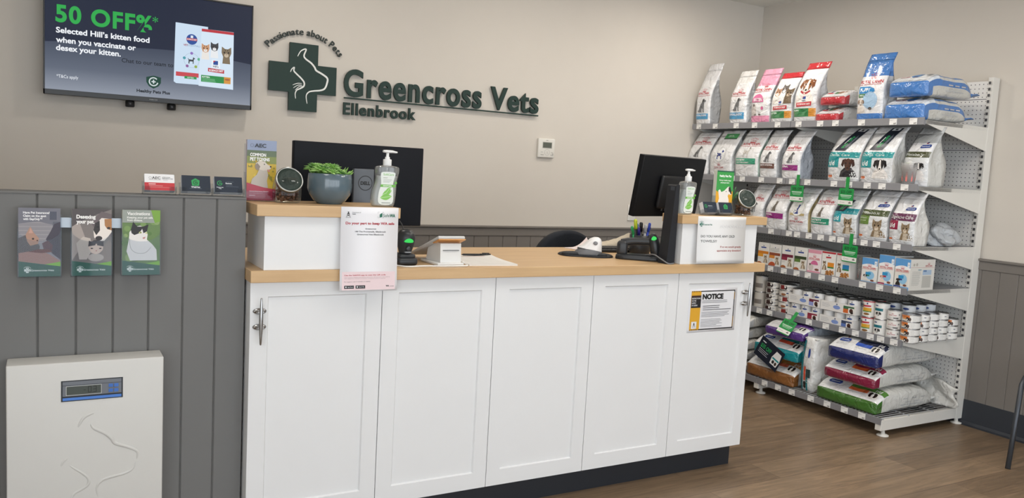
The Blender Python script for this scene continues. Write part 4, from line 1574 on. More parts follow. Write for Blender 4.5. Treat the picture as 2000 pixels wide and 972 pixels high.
m = MB(); m.lathe([(.001, .005), (.006, .005), (.008, .002), (.008, -.004)], M('#7b7e83', .3), 18, Matrix.Translation((.024, -.032, .050)) @ Matrix.Rotation(math.radians(72), 4, 'X')); m.build('scroll_button', t)

t = thing('keyboard', 'black keyboard on the worktop between the mouse and the pen cup', 'keyboard', (1.86, .50, WT), math.radians(-8))
m = MB(); m.box(-.15, -.07, 0, .15, .07, .016, BLK, .004, 3); m.build('case', t)
m = MB()
for r_ in range(5):
    for c_ in range(14):
        m.box(-.143 + c_ * .0205, -.058 + r_ * .024, .016, -.126 + c_ * .0205, -.038 + r_ * .024, .021, M('#1f2226', .55))
m.build('key_bed', t)
loose_paper('pink_sheet', 'pale pink and white sheets lying behind the computer mouse', 1.765, .612, WT, .16, .10, math.radians(10), 2, .03, None, '#e2d4d2')
t = thing('cloth_pouch', 'crumpled cream paper bag lying behind the computer mouse', 'paper bag', (1.95, .615, WT + .001), math.radians(-12))
m = MB()
n = 14
V, F = [], []
rr = random.Random(2)
for s_ in (0, 1):
    for j in range(8):
        for i in range(n):
            u, v = i / (n - 1), j / 7
            hgt = (.010 + .062 * u ** 1.6) * math.sin(PI * (.08 + .84 * v)) ** .5 + rr.uniform(-.003, .003)
            V.append((-.10 + .20 * u, -.055 + .11 * v - .0 * u, (hgt + .012) if s_ else .001))
for s_ in (0, 1):
    for j in range(7):
        for i in range(n - 1):
            q = s_ * 8 * n + j * n + i
            F.append((q, q + 1, q + n + 1, q + n) if s_ else (q, q + n, q + n + 1, q + 1))
for i in range(n - 1):
    F.append((i, i + 1, 8 * n + i + 1, 8 * n + i)); q = 7 * n + i; F.append((q + 1, q, 8 * n + q, 8 * n + q + 1))
for j in range(7):
    q = j * n; F.append((q + n, q, 8 * n + q, 8 * n + q + n)); q = j * n + n - 1; F.append((q, q + n, 8 * n + q + n, 8 * n + q))
m.add(V, F, M('#cfc4b1', .8, 0, .3, 60), True); m.build('bag_body', t)

t = thing('scanner_cradle', 'black barcode scanner lying in its wide desk cradle below the tilted monitor', 'scanner', (1.770, .155, WT), math.radians(-40))
m = MB()
rg = []
for z_, hw, hd in ((0, .108, .040), (.004, .110, .042), (.018, .108, .040), (.026, .100, .032)):
    rg.append([((hw * abs(math.cos(a)) ** .5 * (1 if math.cos(a) > 0 else -1)), hd * abs(math.sin(a)) ** .7 * (1 if math.sin(a) > 0 else -1), z_) for a in [2 * PI * i / 36 for i in range(36)]])
m.rings(rg, DKG)
m.box(-.105, -.028, .015, -.055, .028, .085, DKG, .018, 5)
m.build('cradle', t)
m = MB(); m.tube(smoothpath([(-.085, 0, .072), (-.04, 0, .083), (.02, 0, .086), (.055, 0, .088)], 4), [.019] * 4 + [.017] * 9, DKG, 16)
rg = []
T2 = Matrix.Translation((.078, -.004, .022)) @ Matrix.Rotation(math.radians(-14), 4, 'Y')
rg = []
for z_, w_, d_ in ((0, .022, .024), (.01, .026, .028), (.05, .026, .030), (.08, .023, .026), (.10, .015, .016), (.108, .006, .006)):
    rg.append([(w_ * math.cos(a), d_ * math.sin(a), z_) for a in [2 * PI * i / 22 for i in range(22)]])
m.rings(rg, DKG, tf=T2)
m.build('scanner_body', t)
m = MB(); m.prism(smoothpath([(-.010, .082), (.0, .094), (.012, .090), (.014, .08), (.002, .076)], 3, True), -.028, -.018, GREEN_LED, tf=T2); m.build('scan_light', t)
t = tag(bpy.data.objects.new('scanner_cable', None), 'thin grey cable curling on the worktop beside the right raised box', 'cable'); COL.objects.link(t)
m = MB(); m.tube(smoothpath([(1.835, -.008, WT + .004), (1.80, -.012, WT + .004), (1.785, .02, WT + .02), (1.78, .07, WT + .035), (1.79, .15, WT + .02), (1.81, .2, WT + .004)], 6), .003, M('#77797c', .5)); m.build('cable', t)

t = thing('pen_cup', 'dark cup of pens behind the scanner cradle', 'pen cup', (1.945, .375, WT))
m = MB(); m.lathe([(.001, 0), (.048, 0), (.050, .003), (.053, .095), (.050, .095), (.046, .006), (.001, .006)], M('#23262b', .4), 28); m.build('cup', t)
PENS = [('#1f9a5d', -.030, -.012, .135, -.30, 'green pen with a green cap leaning out of the dark cup'), ('#3a2f86', -.014, -.022, .128, -.12, 'violet pen standing in the dark cup'), ('#c4d23c', -.018, .006, .165, -.12, 'yellow-tipped highlighter, tallest in the dark cup'),
        ('#1b1d20', .000, -.004, .150, -.02, 'thick black marker in the middle of the dark cup'), ('#b9bcc0', .014, -.016, .140, .06, 'silver pen standing in the dark cup'), ('#2b48b5', .028, -.004, .150, .20, 'blue pen with blue cap leaning right in the dark cup'), ('#2a2c30', .022, .016, .135, .38, 'thin black pen leaning furthest right in the dark cup'), ('#2b6fb0', -.006, .022, .142, -.05, 'light blue pen behind the black marker in the dark cup')]
for c, px, py, L, ln, lb in PENS:
    t = thing('pen', lb, 'pen', (1.945 + px * .9, .375 + py * .7, WT + .0075), (0, ln * .9, 0), 'pens in the dark cup')
    r_ = .0075 if c in ('#1b1d20', '#c4d23c') else .0058
    m = MB(); m.tube([(0, 0, 0), (0, 0, .012), (0, 0, L * .72)], [.0012, r_, r_], M('#26282c' if c == '#c4d23c' else c, .35), 10); m.build('barrel', t)
    m = MB(); m.tube([(0, 0, L * .70), (0, 0, L * .97), (0, 0, L)], [r_ * 1.15, r_ * 1.15, r_ * .7], M(c, .35), 10); m.box(-.0012, -r_ * 1.7, L * .72, .0012, -r_, L * .96, M(c, .35)); m.build('cap', t)

# tilted monitor at the right, seen from behind
t = thing('monitor', 'black monitor seen from behind and turned away, behind the right raised box', 'monitor', (2.195, .47, WT), math.radians(13))
TM = Matrix.Translation((0, 0, .335)) @ Matrix.Rotation(math.radians(9), 4, 'X')
m = MB(); m.box(-.265, -.005, -.155, .265, .028, .155, M('#0f1115', .5, var=.03, spec=.25), .004, 3, TM); m.box(-.11, -.03, -.11, .11, -.004, .06, M('#101216', .5), .012, 3, TM)
g = G(); g.rect(-.05, -.125, -.035, -.11, '#6b6e72'); g.rect(-.025, -.125, -.01, -.11, '#6b6e72')
g.apply(m, lambda a, b, o: TM @ Vector((a, -.005 - o, b)))
m.build('back_shell', t)
m = MB(); m.box(-.258, .028, -.148, .258, .0295, .148, M('#0b0c0e', .15), tf=TM); m.build('screen', t)
m = MB(); m.box(-.04, -.03, .004, .04, -.008, .30, BLK2, .006, 3); m.build('stand_column', t)
m = MB(); m.box(-.11, -.10, 0, .11, .10, .010, BLK2, .004, 3); m.build('base', t)
m = MB()
m.tube(smoothpath([(-.03, -.034, .27), (-.05, -.06, .20), (-.03, -.07, .12), (.0, -.05, .04)], 5), .004, BLK); m.build('cable', t)
m = MB()
m.tube(smoothpath([(.0, -.034, .27), (.01, -.07, .19), (-.02, -.075, .10), (.01, -.06, .02)], 5), .004, BLK); m.build('cable', t)

# slim black terminal seen edge-on beside the raised box
t = thing('slim_terminal', 'slim black computer unit standing against the left end of the right raised box', 'computer', (1.826, .062, WT))
m = MB()
m.prism([(-.028, 0), (.0175, 0), (.0195, .01), (.0195, .35), (.017, .354), (.004, .354), (-.002, .348), (-.026, .02)], -.062, -.004, M('#191c23', .4)); m.build('housing', t)
m = MB(); m.box(-.0035, -.055, .31, -.001, -.028, .345, M('#3a4048', .3)); m.build('maker_plate', t)

# ================================================================== things on the right raised box
sanitiser(1.910, .03, HT, 'clear pump bottle of sanitiser on the right raised box').scale = (.95, 1, 1)
t = thing('leaflet_holder', 'clear leaflet stand behind the card box on the right raised box', 'leaflet holder', (2.170, .076, HT))
m = MB()
m.box(-.056, -.026, 0, .056, .02, .002, p); m.box(-.056, .006, .002, .056, .008, .17, p)
m.box(-.056, -.024, .002, -.0545, .008, .09, p); m.box(.0545, -.024, .002, .056, .008, .09, p); m.box(-.056, -.0255, .002, .056, -.024, .035, p)
m.build('clear_stand', t)
g = G()
HW, HH = .106, .205
g.rect(0, 0, HW, HH, '#e0a62f'); g.poly([(0, .112), (HW * .5, .085), (HW, .112), (HW, HH), (0, HH)], '#3c9e4c'); g.rect(0, .199, HW, HH, '#1e5d46')
g.poly([(.012, .04), (.022, .075), (.014, .112), (.024, .118), (.034, .105), (.052, .112), (.075, .132), (.088, .130), (.092, .118), (.1, .098), (.092, .092), (.082, .098), (.076, .088), (.084, .07), (.088, .04)], '#ece6df')
g.poly([(.078, .128), (.088, .132), (.094, .118), (.101, .1), (.095, .096), (.086, .108), (.08, .11)], '#2b2a2b'); g.disc(.064, .108, .0025, '#2b2a2b')
g.text('Healthy Pets Plus', HW / 2, .176, .0098, '#eef6ee', 'c', .045, w=.075); g.text('Having a healthy, happy', HW / 2, .158, .0056, '#eef6ee', 'c', .03, w=.075); g.text('pet just got easier.', HW / 2, .147, .0056, '#eef6ee', 'c', .03, w=.056)
b = thing('leaflet_stack', 'green and yellow leaflet with a white dog on the right raised box', 'leaflets', (2.170, .076, HT))
m = MB(); m.box(-HW / 2, -.018, .0025, HW / 2, .004, .0025 + HH, M('#cfd2c8', .5), .0004)
g.apply(m, flat(-HW / 2, -.018, .0025), off=.0004, step=.00005, mat=lambda hx: M(hx, .4, var=.03)); m.build('leaflets', b)
for i, x in enumerate((2.042, 2.138)):
    g = G().rect(0, 0, .082, .05, '#1c2838')
    if i == 0:
        gmark(g, .016, .030, .0075); g.text('Greencross', .03, .030, .0036, '#dfe6ea', bold=.02, w=.024); g.rect(.03, .025, .06, .0256, '#7d8a96'); g.rect(.03, .02, .055, .0206, '#7d8a96')
    else:
        g.poly([(.030, .018), (.052, .018), (.054, .034), (.041, .043), (.028, .034)], '#2f9a55'); gmark(g, .041, .028, .006, '#173a2c')
    card_holder(x, .016, HT, ('clear card holder beside the pump bottle on the right raised box', 'clear card holder beside the treat jar on the right raised box')[i], ('navy business cards with a round green emblem on the raised box', 'navy business cards with a green house emblem on the raised box')[i], g, .082, .05)
treat_jar(2.292, .052, HT, 'glass treat jar at the right end of the counter', 'brown dog treats inside the jar at the right end of the counter', math.radians(-12))
t = thing('small_plant', 'small dark green potted plant partly hidden between green leaflet and treat jar', 'potted plant', (2.226, .088, HT))
m = MB(); m.lathe([(.001, 0), (.016, 0), (.020, .05), (.017, .05), (.001, .045)], M('#3f4a4a', .35), 24); m.build('pot', t)
m = MB()
rr = random.Random(21)
GD = [M(c, .5) for c in ('#2f6b3c', '#1f4d33', '#3f8048')]
for i in range(46):
    leaf(m, (rr.uniform(-.01, .01), rr.uniform(-.01, .01), .048), rr.uniform(0, 6.28), rr.uniform(.7, 1.5), rr.uniform(.06, .10), .018, .004, rr.choice(GD), -.1)
m.build('foliage', t)

# ================================================================== waiting chair whose leg shows at the right edge
t = thing('visitor_chair', 'grey metal chair by the right wall, only one leg in view', 'chair', (4.0, -.62, 0), 0)
CG = M('#4b4f55', .4, .6)
m = MB(); m.box(-.06, -.36, .44, .25, .16, .475, M('#3a3d42', .6), .015, 3); m.build('seat', t)
m = MB(); m.box(.225, -.32, .56, .25, .12, .86, M('#3a3d42', .6), .012, 3); m.build('backrest', t)
for b_, e_ in ((.062, .132), (-.42, -.33)):
    m = MB(); m.tube([(-.31, b_, 0), (-.135, e_, .41), (-.10, e_ + .005, .445), (-.05, e_ + .008, .455)], .0125, CG, 14); m.build('leg', t)
for b_ in (.13, -.33):
    m = MB(); m.tube([(.24, b_, 0), (.20, b_, .45), (.235, b_, .84)], .0125, CG, 14); m.build('leg', t)

# ================================================================== retail shelving along the right wall
GX, GY = 3.479, .03
LV = [1.795, 1.428, 1.092, .8446, .551]
t = thing('gondola_shelving', 'white perforated-back shelving unit with five shelves and a wire base along the right wall', 'shelving', (GX, GY, 0), -PI / 2)
PW_ = M('#e2e0da', .42, var=.015)
RAIL = M('#8f9095', .4, .25)
DECK = M('#a2a4a8', .4, .45)
TICK = M('#ececea', .5)
BL = .929
UX = .711          # uprights' front face, local depth


def upright(m, x):
    m.box(x - .03, UX, .03, x, UX + .066, 2.075, PW_, .002)
    g = G()
    for i in range(56):
        g.rect(.008, .07 + i * .0357, .022, .086 + i * .0357, '#4b4b4d')
    g.apply(m, flat(x - .03, UX, 0))


for x in (0, -BL + .015, -2 * BL + .03):
    m = MB(); upright(m, x); u = m.build('upright', t)
    m = MB(); m.lathe([(.032, 0), (.032, .005), (.012, .01), (.009, .032)], PW_, 20, Matrix.Translation((x - .015, UX + .03, 0))); m.build('levelling_foot', u)
    m = MB(); m.box(x - .04, .0, .036, x, UX, .099, PW_, .003); a = m.build('base_arm', t)
    m = MB(); m.lathe([(.032, 0), (.033, .004), (.026, .009), (.012, .012), (.009, .037)], PW_, 22, Matrix.Translation((x - .02, .05, 0))); m.build('levelling_foot', a)
PERF = perforated_mat()
for k in range(2):
    x1, x0 = -k * BL - .03, -(k + 1) * BL + .015
    m = MB(); m.box(x0, UX + .012, .06, x1, UX + .02, 2.055, PERF); m.build('back_panel', t)

tick_me = None


def ticket(parent, x, y, z, w=.046):
    global tick_me
    if tick_me is None:
        m = MB(); m.box(-.023, -.0018, -.018, .023, 0, .016, TICK)
        g = G(); g.text('$47', .004, -.0145, .0075, '#47474a', bold=.02); g.rect(.0155, -.009, .020, -.0065, '#47474a'); g.rect(-.020, .009, .004, .0103, '#9a9a9c'); g.rect(-.020, .005, -.004, .0063, '#b5b5b7')
        g.apply(m, flat(0, -.0018, 0))
        o = m.build('price_ticket', parent)
        tick_me = o.data
    else:
        o = bpy.data.objects.new('price_ticket', tick_me)
        COL.objects.link(o)
        o.parent = parent
    o.location = (x, y, z)


TK = [[1.813, 1.643, 1.437, 1.266, 1.065, .892, .724, .61, .427, .219, .095], [1.435, 1.338, 1.165, 1.006, .904, .781, .58, .474, .347, .249, .107], [1.042, .891, .825, .732, .641, .554, .494, .407, .33, .248, .117], [1.019, .906, .801, .712, .606, .507, .313, .2, .089], [1.085, .995, .835, .671, .542, .422, .329, .228, .16, .075]]
LIP = .103
for li, z in enumerate(LV):
    for k in range(2):
        x1, x0 = -k * BL - .002, -(k + 1) * BL + .002
        m = MB()
        m.box(x0, LIP + .012, z - .034, x1, UX + .008, z - .012, DECK, .001)
        sh = m.build('shelf', t)
        m = MB()
        m.prism([(LIP + .012, z - .04), (LIP + .0, z - .038), (LIP + .002, z + .0), (LIP + .006, z + .002), (LIP + .008, z - .008), (LIP + .012, z - .012)], -x1, -x0, RAIL, Matrix.Rotation(PI / 2, 4, 'Z') @ Matrix.Diagonal((1, 1, 1, 1)))
        m.build('price_rail', sh)
        for bx in (x1, x0 + .004):
            m = MB()
            m.prism([(LIP + .02, z - .012), (LIP + .02, z - .03), (LIP + .09, z - .045), (UX, z - .150), (UX, z - .012)], -bx, -bx + .004, PW_, Matrix.Rotation(PI / 2, 4, 'Z'))
            m.build('bracket', sh)
        for yy in TK[li]:
            x = GY - yy
            if x0 < x < x1:
                ticket(sh, x, LIP - .0005, z - .019)
z = .105
for k in range(2):
    x1, x0 = -k * BL - .002, -(k + 1) * BL + .002
    m = MB()
    for i in range(37):
        x = x0 + .015 + i * (x1 - x0 - .03) / 36
        m.tube([(x, .012, z), (x, UX, z)], .0024, DECK, 6)
    for y in (.02, .25, .48, UX - .01):
        m.tube([(x0, y, z - .004), (x1, y, z - .004)], .003, DECK, 6)
    sh = m.build('wire_deck', t)
    m = MB(); m.box(x0, -.004, z - .034, x1, .008, z + .004, RAIL, .001); m.build('price_rail', sh)
    if k == 0:
        m = MB()
        for i in range(19):
            x = x0 + .02 + i * (x1 - x0 - .03) / 18
            m.tube([(x, UX - .012, z), (x, UX - .010, z + .045)], .0018, DECK, 6)
        m.tube([(x0, UX - .010, z + .045), (x1, UX - .010, z + .045)], .002, DECK, 6)
        m.build('rear_guard', sh)
    for yy in (.888, .776, .664, .517, .396, .273, .155):
        x = GY - yy
        if x0 < x < x1:
            ticket(sh, x, -.0045, z - .014)

# ------------------------------------------------------------------ bags of pet food
XF = 3.602
SIL = '#c5c8cc'


def ssp(v, p):
    return math.copysign(abs(v) ** p, v)


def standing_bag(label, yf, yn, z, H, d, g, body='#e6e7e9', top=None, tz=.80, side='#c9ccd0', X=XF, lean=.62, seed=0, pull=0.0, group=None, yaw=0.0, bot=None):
    w = yf - yn
    rr = random.Random(seed * 17 + 3)
    p1, p2, p3 = rr.uniform(0, 6), rr.uniform(0, 6), rr.uniform(0, 6)
    t = thing('pet_food_bag', label, 'bag', (X, (yf + yn) / 2, z), -PI / 2 + yaw, group)

    def wr(a, b):
        u = b / H
        k = .35 + 1.3 * max(0, u - .45)
        return k * (.0042 * math.sin(26 * a + 14 * b + p1) * math.sin(19 * b - 23 * a + p2) + .0040 * abs(math.sin(38 * (a - w / 2) * (1 + .4 * u) + 30 * b + p3)) * max(0, u - .35))

    def yfront(t_):
        s_ = max(0, (t_ - .46) / .54)
        return -.011 * math.sin(PI * min(1, t_ / .72)) + d * lean * s_ ** 1.45

    def yback(t_):
        s_ = max(0, (t_ - .40) / .50)
        f = min(1, s_) ** 1.3
        return d + (yfront(t_) + .0025 - d) * f if t_ < .9 else yfront(t_) + .0025

    def xoff(t_):
        return pull * max(0, t_ - .4) ** 1.5

    def hw(t_):
        return w / 2 * (.96 - .02 * (t_ < .03) + .012 * math.sin(PI * t_))

    def fn(a, b, o):
        t_ = min(1, max(0, b / H))
        x = (a - w / 2) / (w / 2)
        rounding = .016 * abs(x) ** 5 * (1 - .7 * max(0, t_ - .6) / .4)
        return Vector((x * hw(t_) + xoff(t_), yfront(t_) + rounding + wr(a, b) - o, b))
    NT, NF = 26, 13
    rings, keys = [], []
    for i in range(NT + 1):
        t_ = i / NT
        b = H * t_
        ring = [fn(w * j / (NF - 1), b, 0) for j in range(NF)]
        F1, F0 = ring[-1], ring[0]
        yb = max(yback(t_), F1.y + .002) + (.01 * math.sin(PI * min(1, t_ / .6)))
        gus = min(.42 * w, (.10 + .9 * max(0, t_ - .25)) * (yb - F1.y) * .55)
        for q in (.25, .5, .75):                                     # near gusset
            ring.append(Vector((F1.x - gus * (1 - abs(q - .5) * 2) + (.006 + .35 * wr(yb * q, b)) * math.sin(PI * q) * (1 - t_), F1.y + (yb - F1.y) * q, b)))
        for j in range(6):
            u = 1 - j / 5
            ring.append(Vector((F0.x + (F1.x - F0.x) * u, yb + wr(w * u + .3, b), b)))
        for q in (.75, .5, .25):
            ring.append(Vector((F0.x + gus * (1 - abs(q - .5) * 2), F0.y + (yb - F0.y) * q, b)))
        rings.append(ring)
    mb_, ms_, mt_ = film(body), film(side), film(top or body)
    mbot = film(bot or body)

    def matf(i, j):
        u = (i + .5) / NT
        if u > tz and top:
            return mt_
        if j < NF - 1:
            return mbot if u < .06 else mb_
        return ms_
    m = MB()
    cut = int(NT * .90)
    m.rings(rings[:cut + 1], mb_, True, True, True, True, None, matf)
    if g:
        g.apply(m, fn, off=.0012, step=.00006, maxlen=.016, mat=film)
    m.build('bag_body', t)
    m = MB(); m.rings(rings[cut:], mt_, True, True, True); m.build('top_seal', t)
    return t, fn, w, H


def rc(w, H, band, btxt, motif='dog', vn=.56, vm=(.27, .5), vb=(.14, .23), nm=True, text='#f3eef0', red='#c02f3c', mx=None):
    g = G()
    cx = w * .5
    if nm:
        crown(g, cx + w * .03, H * (vn + .035), w * .26, red)
        g.text('ROYAL CANIN', cx, H * vn, .0155, red, 'c', .02, w=w * .70)
        g.line(smoothpath([(w * .06, H * (vn - .016)), (w * .3, H * (vn - .026)), (w * .7, H * (vn - .022)), (w * .94, H * (vn - .018))], 4), .0022, red)
    mh = H * (vm[1] - vm[0])
    mw = min(w * .55, mh * .85)
    x = cx - mw / 2 if mx is None else w * mx
    if motif == 'dog':
        dog_sit(g, x, H * vm[0], mw, mh, '#6b6d70')
        g.disc(x + mw * .45, H * vm[0] + mh * .4, mw * .06, '#2f3032'); g.disc(x + mw * .65, H * vm[0] + mh * .86, mw * .1, '#2f3032')
    elif motif == 'stand':
        dog_stand(g, x, H * vm[0], mw, mh, '#c9c6c0', '#4a4340')
        dog_stand
    elif motif == 'cat':
        cat_sit(g, x, H * vm[0], mw * .8, mh, '#6e675e')
        for i in range(4):
            g.rect(x + mw * .3, H * vm[0] + mh * (.2 + .13 * i), x + mw * .52, H * vm[0] + mh * (.23 + .13 * i), '#3c3630')
    elif motif == 'bluedog':
        g.disc(cx, H * (vm[0] + vm[1]) / 2, mh * .62, '#d3d6d8'); g.disc(cx, H * (vm[0] + vm[1]) / 2, mh * .57, '#eceeef')
        dog_stand(g, cx - mh * .38, H * vm[0] + mh * .1, mh * .76, mh * .8, '#243a86')
    elif motif == 'bluecat':
        g.rect(cx - w * .36, H * vm[0] - mh * .08, cx + w * .36, H * vm[0] + mh * .12, '#b8a678')
        g.disc(cx, H * (vm[0] + vm[1]) / 2, mh * .62, '#d8d4c8'); g.disc(cx, H * (vm[0] + vm[1]) / 2, mh * .58, '#f1f1ef')
        cat_sit(g, cx - mh * .34, H * vm[0] + mh * .06, mh * .6, mh * .88, '#243a86')
    if band:
        g.rect(w * .08, H * vb[0], w * .92, H * vb[1], band)
        g.poly([(w * .55, H * vb[0]), (w * .7, H * (vb[0] + vb[1]) / 2 + .006), (w * .92, H * vb[1]), (w * .92, H * vb[0])], band)
        if btxt:
            for i, s_ in enumerate(btxt.split('|')):
                k = H * (vb[1] - vb[0])
                g.text(s_, w * .11, H * vb[1] - k * (.46 + .36 * i), k * (.32 if i == 0 else .2), text, bold=.02, w=min(w * .74, len(s_) * k * .30 * (1 if i == 0 else .6)))
    return g


def hills(w, H, band, title, box, btxt, pet, vb=(.46, .58), box2=None, logo=True):
    g = G()
    b0, b1 = H * vb[0], H * vb[1]
    g.rect(w * .01, b0, w * .99, b1, band)
    g.text(title, w * .06, b0 + (b1 - b0) * .3, (b1 - b0) * .42, '#e6ece9', bold=-.004, w=min(w * .86, len(title) * (b1 - b0) * .38))
    xb = w * .40
    g.rect(w * .01, b0 - H * .17, xb, b0, box)
    if '/' in btxt:
        g.text(btxt, w * .07, b0 - H * .135, H * .082, '#eef3f3', bold=.02)
    else:
        g.text(btxt, w * .05, b0 - H * .06, H * .03, '#e0ead8', w=w * .26); g.rect(w * .05, b0 - H * .10, w * .3, b0 - H * .09, '#c6d6b6')
    px0, pw_, ph = w * .40, w * .54, min(H * .32, b0 - H * .10)
    g.rect(px0, H * .10, w * .99, b0, '#d5d8da')
    if pet == 'cat':
        cat_bust(g, px0 + w * .05, H * .10, pw_, ph)
    elif pet == 'brown':
        dog_bust(g, px0 + w * .03, H * .10, pw_, ph, '#4a2c22', '#55352a', '#3a211a', '#2d2a30')
    else:
        dog_bust(g, px0, H * .10, pw_, ph, '#1d1b1c', '#efece8', '#151415', '#e8e5e2')
    g.lines(w * .06, b0 - H * .20, w * .34, 3, H * .022, .0014, '#9da1a5', .4)
    g.rect(w * .04, H * .08, w * .20, H * .13, '#d8703a')
    g.rect(w * .0, H * .068, w * .99, H * .098, '#dfe1e3'); g.lines(w * .30, H * .078, w * .9, 2, -H * .018, .0013, '#a3a6aa', .2)
    if logo:
        g.poly([(w * .50, b1 + H * .075), (w * .53, b1 + H * .06), (w * .87, b1 + H * .07), (w * .90, b1 + H * .10), (w * .86, b1 + H * .125), (w * .54, b1 + H * .115)], '#27438f')
        g.text('PRESCRIPTION DIET', w * .70, b1 + H * .082, .006, '#dfe5f2', 'c', .02, w=w * .3, rot=.03)
        g.rect(w * .66, b1 + H * .135, w * .74, b1 + H * .155, '#8a2f46'); g.rect(w * .69, b1 + H * .145, w * .75, b1 + H * .165, '#2f3d7a')
    return g


GA = 'pet food bags on the top shelf'
z1 = LV[0] - .010
w = .153
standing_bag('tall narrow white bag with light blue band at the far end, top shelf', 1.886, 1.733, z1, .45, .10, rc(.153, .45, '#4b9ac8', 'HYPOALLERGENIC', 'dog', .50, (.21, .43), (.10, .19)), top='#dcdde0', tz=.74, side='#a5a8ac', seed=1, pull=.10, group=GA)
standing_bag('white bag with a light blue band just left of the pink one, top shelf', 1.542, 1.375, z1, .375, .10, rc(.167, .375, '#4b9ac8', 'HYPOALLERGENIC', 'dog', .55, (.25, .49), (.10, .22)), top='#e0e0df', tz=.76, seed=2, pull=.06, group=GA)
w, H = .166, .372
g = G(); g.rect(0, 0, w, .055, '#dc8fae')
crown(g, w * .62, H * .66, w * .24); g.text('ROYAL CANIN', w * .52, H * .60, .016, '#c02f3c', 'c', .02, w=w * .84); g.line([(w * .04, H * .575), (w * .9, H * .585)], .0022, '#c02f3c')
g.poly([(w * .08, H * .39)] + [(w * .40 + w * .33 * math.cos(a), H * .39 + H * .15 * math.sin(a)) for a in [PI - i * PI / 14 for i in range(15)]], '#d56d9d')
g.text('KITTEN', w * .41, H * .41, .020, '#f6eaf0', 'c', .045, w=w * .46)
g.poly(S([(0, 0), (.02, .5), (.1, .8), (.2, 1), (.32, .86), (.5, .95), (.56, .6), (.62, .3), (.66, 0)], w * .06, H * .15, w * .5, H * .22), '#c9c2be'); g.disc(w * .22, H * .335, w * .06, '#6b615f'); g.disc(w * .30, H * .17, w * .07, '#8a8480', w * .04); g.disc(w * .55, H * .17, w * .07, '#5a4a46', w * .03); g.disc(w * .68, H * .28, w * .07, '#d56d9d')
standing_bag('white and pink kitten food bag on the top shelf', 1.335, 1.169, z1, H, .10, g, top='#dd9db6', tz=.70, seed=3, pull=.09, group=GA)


def hills_kit(w, H, pet):
    g = G()
    g.rect(0, H * .10, w * .74, H * .235, '#2f7d46'); g.rect(w * .74, H * .10, w, H * .235, '#cf8f3c'); g.text(('KITTEN' if pet == 'cats' else 'PUPPY'), w * .08, H * .185, .011, '#e2efe4', bold=.03); g.lines(w * .08, H * .165, w * .62, 3, H * .022, .0016, '#86bb95', .3)
    if pet == 'cats':
        for cx, cy, c, lt in ((.28, .60, '#b98f72', '#e6e2dc'), (.55, .66, '#6f6a66', '#e6e8ea'), (.82, .58, '#6c5c48', '#b8a68e')):
            g.poly([(w * (cx - .16), H * .38), (w * (cx + .16), H * .38), (w * (cx + .12), H * cy), (w * (cx - .12), H * cy)], lt if cx < .8 else c)
            cat_face(g, w * cx, H * cy, w * .15, c, '#2c2622', lt)
    else:
        dog_bust(g, w * .08, H * .30, w * .84, H * .44, '#8d5b38', '#efe9e2', '#7a4a2c', '#ebe6e0', '#a5323c')
    g.rect(w * .40, H * .325, w * .62, H * .44, '#eceef0'); g.rect(w * .45, H * .385, w * .58, H * .43, '#2d4f96'); g.poly([(w * .45, H * .405), (w * .52, H * .43), (w * .45, H * .43)], '#b8353f'); g.text('Hill\u2019s', w * .51, H * .345, .011, '#1c2a48', 'c', .03)
    g.poly([(w * .18, H * .33), (w * .84, H * .345), (w * .84, H * .275), (w * .18, H * .262)], '#bd3641'); g.text('SCIENCE DIET', w * .51, H * .292, .010, '#f2e6e6', 'c', .035, w=w * .56)
    g.lines(w * .08, H * .075, w * .9, 2, H * .02, .0014, '#b2b5b9', .2)
    return g


w, H = .180, .335
standing_bag('white bag with three kittens and green strip, left of the puppy bag', 1.160, .982, z1, H, .10, hills_kit(.178, H, 'cats'), top='#bf3038', tz=.90, seed=4, pull=.06, group=GA)
standing_bag('white bag with a brown-eared puppy portrait and red top, top shelf', .968, .785, z1, .385, .11, hills_kit(.183, .385, 'dog'), top='#bf3038', tz=.88, seed=5, pull=.08, group=GA)
w, H = .178, .40
g = G()
g.rect(0, 0, w, H * .11, '#4379bd')
crown(g, w * .56, H * .615, w * .30); g.text('ROYAL CANIN', w * .5, H * .55, .019, '#c02f3c', 'c', .02, w=w * .86); g.line([(w * .03, H * .53), (w * .9, H * .535)], .0024, '#c02f3c')
g.poly([(w * .1, H * .40), (w * .1, H * .50), (w * .5, H * .50), (w * .68, H * .47), (w * .72, H * .43), (w * .62, H * .40)], '#2f86c5'); g.text('PUPPY', w * .16, H * .43, .019, '#eef4f8', bold=.04, w=w * .38); g.rect(w * .10, H * .345, w * .38, H * .395, '#2f7d46'); g.text('MINI', w * .15, H * .357, .010, '#e6f0e6', bold=.03)
g.disc(w * .56, H * .30, w * .28, '#a9c8e4'); dog_bust(g, w * .03, H * .12, w * .36, H * .21, '#b9a99a', '#efe9e2', '#7d6656', '#ddd6ce'); g.disc(w * .58, H * .18, w * .07, '#5f5a58', w * .05)
standing_bag('blue-topped white puppy food bag standing tallest on the top shelf', .492, .314, z1, H, .12, g, top='#4479bc', tz=.64, seed=6, pull=.02, group=GA, bot='#4379bd')


